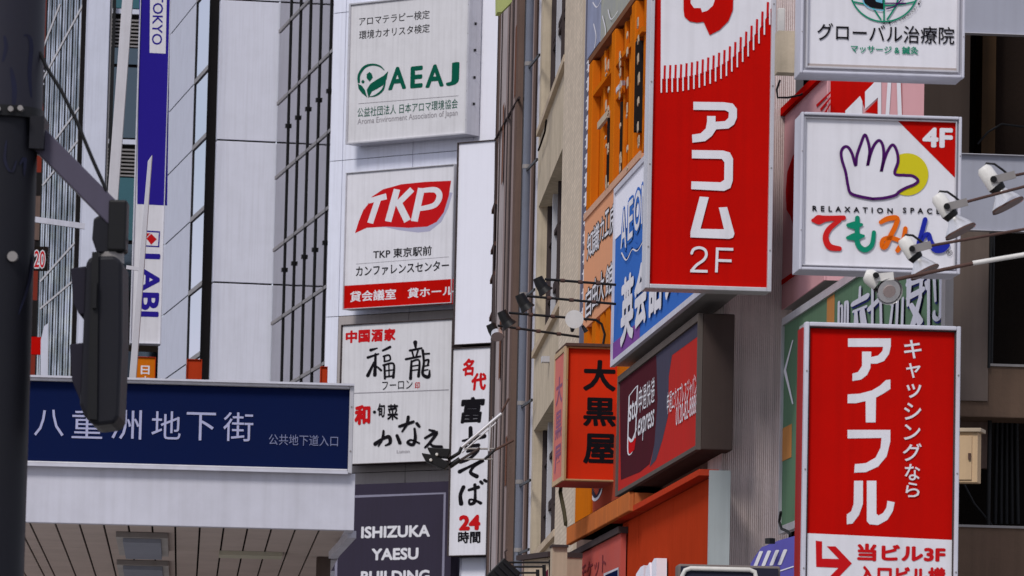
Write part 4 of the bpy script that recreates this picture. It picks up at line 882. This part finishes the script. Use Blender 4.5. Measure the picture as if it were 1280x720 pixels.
UB.part('body', MB().box(bu0, bu1, 0, .16, bz0, bz1), M('box_beige', (.62, .44, .27), .6, dirt=.35, streak=.3), bevel=.004)
UB.part('lid', MB().box(bu0 - .02, bu1 + .03, -.03, .19, bz1, bz1 + .03), beige2, bevel=.004)
UB.part('door', MB().box(bu0 + .01, bu1 - .045, -.012, -.001, bz0 + .02, bz1 - .03), M('box_beige', (.62, .44, .27)), bevel=.003)
UB.part('latch', MB().box(bu1 - .07, bu1 - .05, -.03, -.013, (bz0 + bz1) / 2 - .02, (bz0 + bz1) / 2 + .03), rust)
SBX = T('junction_box', 'small white junction box right of the tall red sign top', 'box', 979, 40, 41.5, 5)
SBX.part('body', MB().box(SBX.L(973, 25)[0], SBX.L(981, 25)[0], 0, .08, SBX.L(976, 40)[1], SBX.L(976, 10)[1]), lampw, bevel=.004)
CB = T('loose_cable', 'loose black cable looping behind the clinic sign bracket', 'cable', 972, 123, 41.2, 5)
CB.part('cable', MB().tube([CB.P(x, y) for x, y in ((975, 100), (971, 112), (972, 122), (985, 122), (1000, 119), (1012, 112), (1024, 100))], .009, 6), blk)

# bottom sign box and blue banner
LB = T('tube_framed_sign', 'dark sign box with a rounded white tube border at the bottom edge', 'sign', 912, 735, 39.5, 3)
q0, q1 = LB.L(848, 720)[0], LB.L(976, 720)[0]; zt_ = LB.L(912, 706)[1]; zb_ = LB.L(912, 780)[1]
LB.part('casing', MB().box(q0, q1, .03, .3, zb_, zt_), M('lb_case', (.2, .17, .16), .5, dirt=.5), bevel=.015)
LB.part('face_panel', MB().box(q0 + .02, q1 - .02, .0, .029, zb_ + .02, zt_ - .02), M('lb_face', (.03, .03, .05), .25))
r_ = .03
LB.part('tube_border', MB().tube([(q0 + .03, -.01, zb_), (q0 + .03, -.01, zt_ - .09), (q0 + .05, -.01, zt_ - .05), (q0 + .09, -.01, zt_ - .035), (q1 - .24, -.01, zt_ - .035), (q1 - .20, -.01, zt_ - .05), (q1 - .19, -.01, zt_ - .09), (q1 - .19, -.01, zb_)], .018, 10), lampw)
BF = T('blue_banner', 'slanting blue violet banner with white writing beside the red sign', 'banner', 960, 730, 40.5, -60)
bp_ = M('banner_blue', (.12, .11, .42), .6, dirt=.2, streak=.2)
BF.part('cloth', MB().prism([BF.L(936, 740), BF.L(938, 705), BF.L(944, 695), BF.L(952, 684), BF.L(975, 675), BF.L(1000, 668), BF.L(1000, 740)], 0, .01), bp_)
BF.text('////', 942, 688, 984, 707, white, -.004, .03, name='printed_stripes'); BF.line(950, 722, 992, 708, 1.5, white, -.004, name='printed_line')
BF.part('clip', MB().box(BF.L(963, 676, -.1)[0], BF.L(969, 676, -.1)[0], -.15, -.1, BF.L(966, 680, -.1)[1], BF.L(966, 673, -.1)[1]), blk)

# ================================================================== CANOPY
ca = 3.5
CN = T('subway_entrance_canopy', 'white metal canopy over the underground entrance with a panelled soffit', 'canopy', 440, 720, 36, ca, ground=True)
c0, c1 = ux(CN, -30), CN.L(443.5, 620)[0]
fz0 = CN.L(240, 658)[1]; fz1 = CN.L(240, 587)[1]
for (a, b) in ((c0, CN.L(150, 620)[0]), (CN.L(150, 620)[0], c1)):
    pass
CN.part('fascia', MB().box(c0, c1, 0, .1, fz0, fz1), whmetal, bevel=.004)
CN.part('side_fascia', MB().box(c1 - .06, c1 - .002, .101, 10, fz0, fz1), whmetal)
CN.part('ledge', MB().box(c0, c1 - .12, .02, .4, fz1 + .001, fz1 + .035), alum_d)
CN.part('roof_deck', MB().box(c0, c1 - .07, .11, 10, fz0 + .06, fz1 - .01), alum_d)
# soffit panels
n = 12; pw = (c1 - .08 - c0) / (n - .0)
xe = [CN.L(x, 657, .1)[0] for x in (-8, 20, 36, 68, 98.5, 129, 160, 190, 219, 250, 280, 310, 340, 370, 400, 438)]
us_ = [c0] + [q for q in xe if q > c0 + .02]
dep = [.11, 3.2, 6.4, 10.0]
for i in range(len(us_) - 1):
    off = .35 * (i % 2)
    for j in range(3):
        CN.part('soffit_panel', MB().box(us_[i] + .007, us_[i + 1] - .007, dep[j] + .007, dep[j + 1] - .004, fz0 + .012, fz0 + .03), soffit)
CN.part('soffit_joint', MB().box(c0, c1 - .07, .105, 10, fz0 + .031, fz0 + .05), gap)
def sof(x, y):   # point on the soffit plane
    d = ray(x, y); k = (CN.O.z + fz0 - CAM.z) / d.z; w = CAM + d * k
    return (w - CN.O).dot(CN.t), (w - CN.O).dot(CN.n)
for (x, ya, yb) in ((178, 667, 690), (179, 702, 722)):
    ua_, va_ = sof(x - 33, ya); ub_, vb_ = sof(x + 33, yb); va2 = sof(x, ya)[1]; vb2 = sof(x, yb)[1]
    l, h = min(va2, vb2), max(va2, vb2); h = min(h, 9.0)
    LT = CN.part('downlight', MB().box(ua_, ub_, l, h, fz0 - .03, fz0 + .011), alum_d, bevel=.004)
    CN.part('lens', MB().box(ua_ + .05, ub_ - .05, l + .1, h - .1, fz0 - .06, fz0 - .031), M('lens_grey', (.30, .32, .38), .3, dirt=.2), LT)
ua_, va_ = sof(274, 690); ub_, vb_ = sof(352, 695)
CN.part('strip_light', MB().box(ua_, ub_, va_, va_ + .45, fz0 - .02, fz0 + .011), M('strip', (.55, .53, .42), .4))
CN.part('post', MB().box(CN.L(396, 710, 3.6)[0], CN.L(413, 710, 3.6)[0], 3.6, 3.8, 0, fz0 + .01), M('post_brown', (.12, .09, .08), .5, dirt=.3))
CN.part('post', MB().box(CN.L(413.5, 710, 1.6)[0], CN.L(419, 710, 1.6)[0], 1.6, 1.7, 0, fz0 - .2), whmetal)
CN.part('brace', MB().bar(CN.P(416, 694, 1.6), CN.P(440, 668, .3), .06, .05), whmetal)
CS = sign('underground_mall_sign', 'long navy sign with white characters and silver frame on the canopy', 'sign', -40, 475, 441.5, 586, 35.9, ca, .3, 5.5, alum, navy, alum)
u0_, u1_, z0_, z1_ = CS.b; ww = 5.5 * 35.9 / F
CS.part('inner_lip', MB().box(u0_ + ww, u1_ - ww, -.045, -.031, z0_ - .005, z0_ + ww * .4).box(u0_, u1_, -.06, -.031, z1_ - .008, z1_ + .006), whmetal)
for c, xa, xb, yt, yb in (('八', 43, 80, 512, 545), ('重', 90, 128, 512, 548), ('洲', 139, 177, 512, 549), ('地', 189.5, 226, 514, 549), ('下', 233, 269.5, 515.5, 550.5), ('街', 279, 316.5, 515.5, 551.5)):
    CS.text(c, xa, yt, xb, yb, M('pale_lilac_print', (.42, .43, .62), .4), .006, bold=0)
CS.text('公共地下道入口', 336, 543.5, 422.5, 557, M('dim_print', (.20, .22, .36), .4), .006)

# ================================================================== NEAR POLE AND SIGNAL
PL = T('dark_steel_pole', 'thick dark signal pole with a strap and faint scuffs at the left edge', 'pole', -4, 400, 22, 0, ground=True)
uc = PL.L(-6, 360)[0]; zb = PL.L(0, 145)[1]
rr_ = PL.L(48, 145)[0] - PL.L(-4, 145)[0]; rl = rr_ * .92
PL.part('lower_shaft', MB().tube([(uc, 0, 0), (uc + .0, 0, zb)], [rl, rl * .98], 40), dark)
PL.part('upper_shaft', MB().tube([(uc, 0, zb + .001), (uc, 0, zb + 3.5)], [rr_, rr_ * .97], 40), M('dark_metal_upper', (.024, .023, .033), .45, dirt=.5, scale=3, dcol=(.08, .085, .16)))
PL.part('strap', MB().tube([(uc, 0, zb - .02), (uc, 0, zb + .025)], rr_ * 1.03, 40), blk)
for x, y in ((14, 137), (26, 136), (-2, 137)):
    q = PL.P(x, y, -rr_ * .93); PL.part('bolt', MB().tube([q + Vector((0, .05, 0)), q + Vector((0, -.03, 0))], .012, 10), alum_d)
q = PL.P(16, 321, -rl * .9); PL.part('bolt', MB().tube([q + Vector((0, .08, 0)), q + Vector((0, -.02, 0))], .022, 12), alum_d)
scuff = M('pole_scuff', (.026, .028, .052), .5, dirt=.6, streak=.6, scale=4)
for pts, w in ((((4, 78), (8, 60), (6, 45)), 5), (((14, 85), (18, 110), (17, 135)), 6), (((30, 45), (34, 42), (38, 55), (36, 90), (38, 120)), 5), (((8, 175), (6, 200), (14, 215), (20, 200)), 4), (((24, 205), (30, 195), (29, 218)), 4), (((40, 300), (34, 350), (22, 392)), 3)):
    pp = catmull([(a, b, 0) for a, b in pts]); mb = MB(); V = []
    for k, (a, b, _) in enumerate(pp):
        ww = w * (1 - abs(2 * k / (len(pp) - 1) - 1) ** 3 * .7); rr2 = rr_ * 1.002 if b < 145 else rl * 1.003
        for sgn in (-1, 1):
            uu, zz_1 = PL.L(a + sgn * ww / 2, b, -rr_ * .9); dx = max(-.98 * rr2, min(.98 * rr2, uu - uc)); V.append((uc + dx, -math.sqrt(rr2 * rr2 - dx * dx), zz_1))
    mb.add(V, [(2 * k, 2 * k + 1, 2 * k + 3, 2 * k + 2) for k in range(len(pp) - 1)]); PL.part('scuff', mb, scuff)
# signal arm and heads
SG = T('pedestrian_signal', 'dark pedestrian signal seen from the side on a slanting box arm', 'traffic signal', 125, 535, 22, 0)
P3 = lambda x, y, o=0: SG.P(x, y, o)
SG.part('arm', MB().bar(P3(40, 165), P3(148, 274), .12, .095), M('arm_paint', (.085, .075, .11), .45, dirt=.3), bevel=.006)
SG.part('arm_bracket', MB().box(*[SG.L(40, 170)[0], SG.L(58, 170)[0]], -.12, .12, SG.L(50, 190)[1], SG.L(50, 150)[1]), dark)
SG.part('bracket_plate', MB().box(SG.L(137, 270)[0], SG.L(160, 270)[0], -.07, .07, SG.L(150, 316)[1], SG.L(150, 252)[1]), blk, bevel=.01)
SG.part('hinge', MB().prism([SG.L(*p) for p in ((118, 275), (140, 262), (156, 272), (160, 300), (155, 318), (122, 318), (116, 300))], -.05, .06), dark, bevel=.008)
SG.part('neck', MB().tube([P3(139, 316), P3(139, 330)], .055, 16), alum_d)
hd = SG.part('signal_head', MB().prism([SG.L(*p) for p in ((112, 334), (118, 327), (148, 326), (157, 334), (157, 430), (153, 525), (148, 534), (122, 537), (110, 525), (104, 510), (108, 430))], -.20, .20), dark, bevel=.02)
SG.part('back_rib', MB().prism([SG.L(*p) for p in ((120, 322), (128, 322), (126, 530), (114, 528))], -.215, .215), blk)
for pts in (((92, 341), (112, 338), (110, 398), (103, 398), (96, 385)), ((91, 435), (109, 433), (107, 500), (104, 505), (94, 480))):
    SG.part('visor', MB().prism([SG.L(*p) for p in pts], -.17, .17), M('visor_paint', (.028, .026, .036), .45, dirt=.2), bevel=.006)
SG.part('door_latch', MB().box(SG.L(121, 375)[0], SG.L(126, 375)[0], -.235, -.20, SG.L(123, 392)[1], SG.L(123, 360)[1]), blk)
SG.part('cable', MB().tube([P3(x, y, -.06) for x, y in ((50, 65), (58, 84), (76, 112), (96, 152), (116, 200), (133, 238))], .008, 8), blk)

# ================================================================== SPOTLIGHTS
def spot_right(x, y, s, Y, ex, ey, label, whitearm=False):
    """white swivel spotlight with aluminium reflector: x,y = pivot pixel"""
    t = T('spotlight', label, 'spotlight', x, y, Y, 0, 'white spotlights on rods at the right')
    m_ = lambda dx, dy, o=0: t.P(x + dx * s, y + dy * s, o)
    c_ = t.P
    t.part('rod', MB().tube([m_(6, -1, .03), c_(ex, ey, .4)], .009, 10), rust)
    if whitearm:
        t.part('rod_sleeve', MB().tube([c_(1221, 328.5, .02), c_(ex, ey, .39)], .014, 10), lampw)
    t.part('bracket', MB().bar(m_(-2, 1, -.05), m_(26, -6, -.05), .015, .045), alum_d)
    t.part('housing', MB().tube([m_(-15, -15), m_(-12, -11), m_(2, 10)], [.030 * s, .047 * s, .050 * s], 20), lampw)
    t.part('pivot', MB().tube([m_(-1, 0, -.07), m_(-1, 0, .05)], .020 * s, 14), blk)
    t.part('collar', MB().tube([m_(2, 9), m_(7, 15)], [.052 * s, .042 * s], 20), blk)
    t.part('reflector', MB().tube([m_(7, 15), m_(10, 19), m_(14, 26, -.004), m_(17, 33, -.008)], [.038 * s, .05 * s, .08 * s, .102 * s], 24, caps=False), chrome)
    t.part('lens', MB().tube([m_(16.5, 32, -.008), m_(17.2, 33.4, -.009)], [.094 * s, .096 * s], 24), dullglass)
    t.part('rim', MB().tube([m_(16.4, 32, -.008), m_(17.5, 34, -.009)], [.102 * s, .105 * s], 24, caps=False), rust)
    t.part('cable', MB().tube([m_(-13, -13), m_(-10, -20), m_(0, -19), m_(10, -12), m_(17, -6)], .007, 6), blk)
    return t
spot_right(1243, 224, 1.0, 30.6, 1300, 213, 'spotlight with the rod cut by the right edge, uppermost of the four white ones')
spot_right(1184.5, 258, .95, 30.2, 1300, 228, 'white spotlight just under the uppermost one, over the right edge of the hand sign')
spot_right(1141, 311, .88, 29.8, 1300, 283, 'white spotlight overlapping the blue rounded character')
t4 = T('spotlight', 'lowest white spotlight, facing out over the green sign', 'spotlight', 1095, 348, 29.5, 0, 'white spotlights on rods at the right')
c_ = t4.P
t4.part('rod', MB().tube([c_(1112, 351), c_(1222, 328)], .011, 10), rust); t4.part('rod_sleeve', MB().tube([c_(1216, 329), c_(1300, 315)], .014, 10), lampw)
t4.part('housing', MB().tube([c_(1081, 343), c_(1086, 345), c_(1098, 354)], [.029, .046, .048], 20), lampw)
t4.part('bracket', MB().bar(c_(1095, 347, -.06), c_(1117, 345, -.06), .015, .045), lampw)
t4.part('pivot', MB().tube([c_(1095, 344, -.09), c_(1095, 344, .05)], .018, 14), blk)
t4.part('collar', MB().tube([c_(1099, 355), c_(1105, 361)], [.051, .037], 20), blk)
t4.part('reflector', MB().tube([c_(1106, 358, .06), c_(1109, 362, 0), c_(1112, 364.5, -.04)], [.033, .062, .079], 24, caps=False), chrome)
t4.part('bulb_face', MB().tube([c_(1111, 363.6, -.030), c_(1111.5, 364, -.036)], [.066, .068], 24), chrome)
t4.part('lens', MB().tube([c_(1111.5, 364, -.035), c_(1112, 364.5, -.042)], [.038, .036], 24), dullglass)

def spot_left(x, y, Y, ex, ey, label, lit=False):
    t = T('arm_lamp', label, 'lamp', x, y, Y, 5, 'black lamps on long rods above the vermilion box')
    c_ = t.P
    t.part('rod', MB().tube([c_(x + 4, y - 8), c_(ex, ey)], .012, 8), blk)
    for k in (.25, .5, .75): 
        q = c_(x + 4 + (ex - x - 4) * k, y - 8 + (ey - y + 8) * k); t.part('rod_joint', MB().tube([q - Vector((.02, 0, 0)), q + Vector((.02, 0, 0))], .018, 8), rust)
    t.part('housing', MB().tube([c_(x - 5, y - 10), c_(x - 2, y - 3), c_(x + 3, y + 5)], [.045, .05, .055], 16), blk)
    if lit:
        t.part('hood', MB().tube([c_(x + 3, y + 2), c_(x + 4, y + 8)], [.05, .07], 18), blk)
        t.part('lens', MB().tube([c_(x + 3, y + 1, -.05), c_(x + 3.5, y + 6, -.09)], [.055, .060], 18), chrome)
    else:
        t.part('hood', MB().tube([c_(x + 1, y + 2), c_(x + 6, y + 9)], [.05, .075], 18), blk)
    return t
spot_left(677, 357, 46.6, 770, 356, 'uppermost black lamp, on the rod running to the blue sign')
spot_left(654.5, 378, 47.6, 770, 380, 'second black lamp from the top, hanging over the grey drainpipe')
t = spot_left(632, 399, 48.6, 746, 400, 'black lamp third from the top, in front of the pale rib')
t.part('elbow', MB().tube([t.P(745, 400), t.P(752, 405), t.P(756, 418), t.P(754, 430)], .012, 8), blk)
spot_left(618, 415, 49.6, 724, 421, 'lowest black lamp with a bright lens, beside the noodle sign', True)
rl_ = T('round_lamp', 'round clear lamp seen face on above the vermilion box sign', 'lamp', 718, 413, 46.5, 0)
rl_.part('bowl', MB().tube([rl_.P(718, 399, .02), rl_.P(718, 399, -.03)], [.04, .08], 24), chrome)
rl_.part('rim', MB().tube([rl_.P(718, 399, -.028), rl_.P(718, 399, -.04)], [.083, .083], 24), lampw)
rl_.part('stem', MB().tube([rl_.P(716, 407), rl_.P(715, 415)], [.03, .012], 12), blk)
rl_.part('stem', MB().tube([rl_.P(728, 407), rl_.P(733, 415)], [.012, .022], 12), blk)

FL = T('twin_floodlight', 'twin dark floodlights on a pale bracket frame in front of the noodle sign', 'floodlight', 560, 590, 58, 0)
c_ = FL.P
for pts in (((534, 560), (564, 562), (560, 573), (540, 571)), ((527, 567), (545, 570), (562, 580), (556, 588), (533, 578))):
    FL.part('lamp_housing', MB().prism([FL.L(*p) for p in pts], -.12, .12), blk, bevel=.01)
for x, y in ((546, 568), (538.5, 575)): FL.part('bulb', MB().tube([c_(x, y, -.13), c_(x, y, -.15)], [.018, .012], 10), lampw)
FL.part('lamp_arm', MB().tube([c_(560, 575), c_(574, 566), c_(577, 559)], .02, 8), blk); FL.part('lamp_arm', MB().tube([c_(562, 583), c_(575, 574)], .03, 8), blk)
for p in (((577, 559), (627, 517), .04, alum), ((577, 566), (622, 527), .018, alum), ((580, 561), (618, 561), .022, whmetal), ((576, 575), (600, 560), .03, bronze), ((575, 574), (616, 574), .018, whmetal), ((606, 574), (620, 561), .03, blk), ((613, 530), (611, 564), .03, alum), ((621, 524), (620, 560), .022, bronze), ((618, 563), (642, 550), .03, rust), ((627, 515), (636, 498), .025, rust)):
    FL.part('bracket_pipe', MB().tube([c_(*p[0]), c_(*p[1])], p[2] * .5, 10), p[3] if p[3] is not whmetal else alum_d)
FB = T('black_floodlight', 'black ribbed floodlight with parallel rods at the bottom edge', 'floodlight', 625, 735, 50, 0)
c_ = FB.P
FB.part('housing', MB().prism([FB.L(*p) for p in ((606, 722), (630, 698), (650, 716), (645, 745), (618, 745))], -.15, .15), blk, bevel=.01)
for i in range(4):
    x = 612 + i * 5.5; FB.part('fin', MB().bar(FB.P(x, 717 - i * 5.2, -.17), FB.P(x + 18, 735 - i * 5.2, -.17), .02, .012), dark)
for (a, b) in (((636, 703), (688, 703)), ((641, 708.5), (680, 708.5)), ((642, 716), (672, 716))): FB.part('rod', MB().tube([c_(*a), c_(*b)], .010, 8), blk)
for (x, y) in ((688, 700), (680, 706), (672, 712)): FB.part('rod_clamp', MB().bar(c_(x, y), c_(x + .5, y + 22), .035, .025), blk)
FB.part('hook', MB().tube([c_(632, 699), c_(631, 690), c_(634, 687)], .008, 6), bronze)
hb = T('maroon_cover', 'small maroon cover behind the black rods at the bottom', 'cover', 686, 722, 50.3, 0)
hb.part('shell', MB().prism([hb.L(*p) for p in ((681, 740), (681, 716), (685, 711), (690, 714), (692, 740))], 0, .1), M('maroon', (.12, .015, .04), .5), bevel=.01)
for o in [o for o in COL.objects if o.type == 'MESH' and not o.data.materials]: o.data.materials.append(alum)
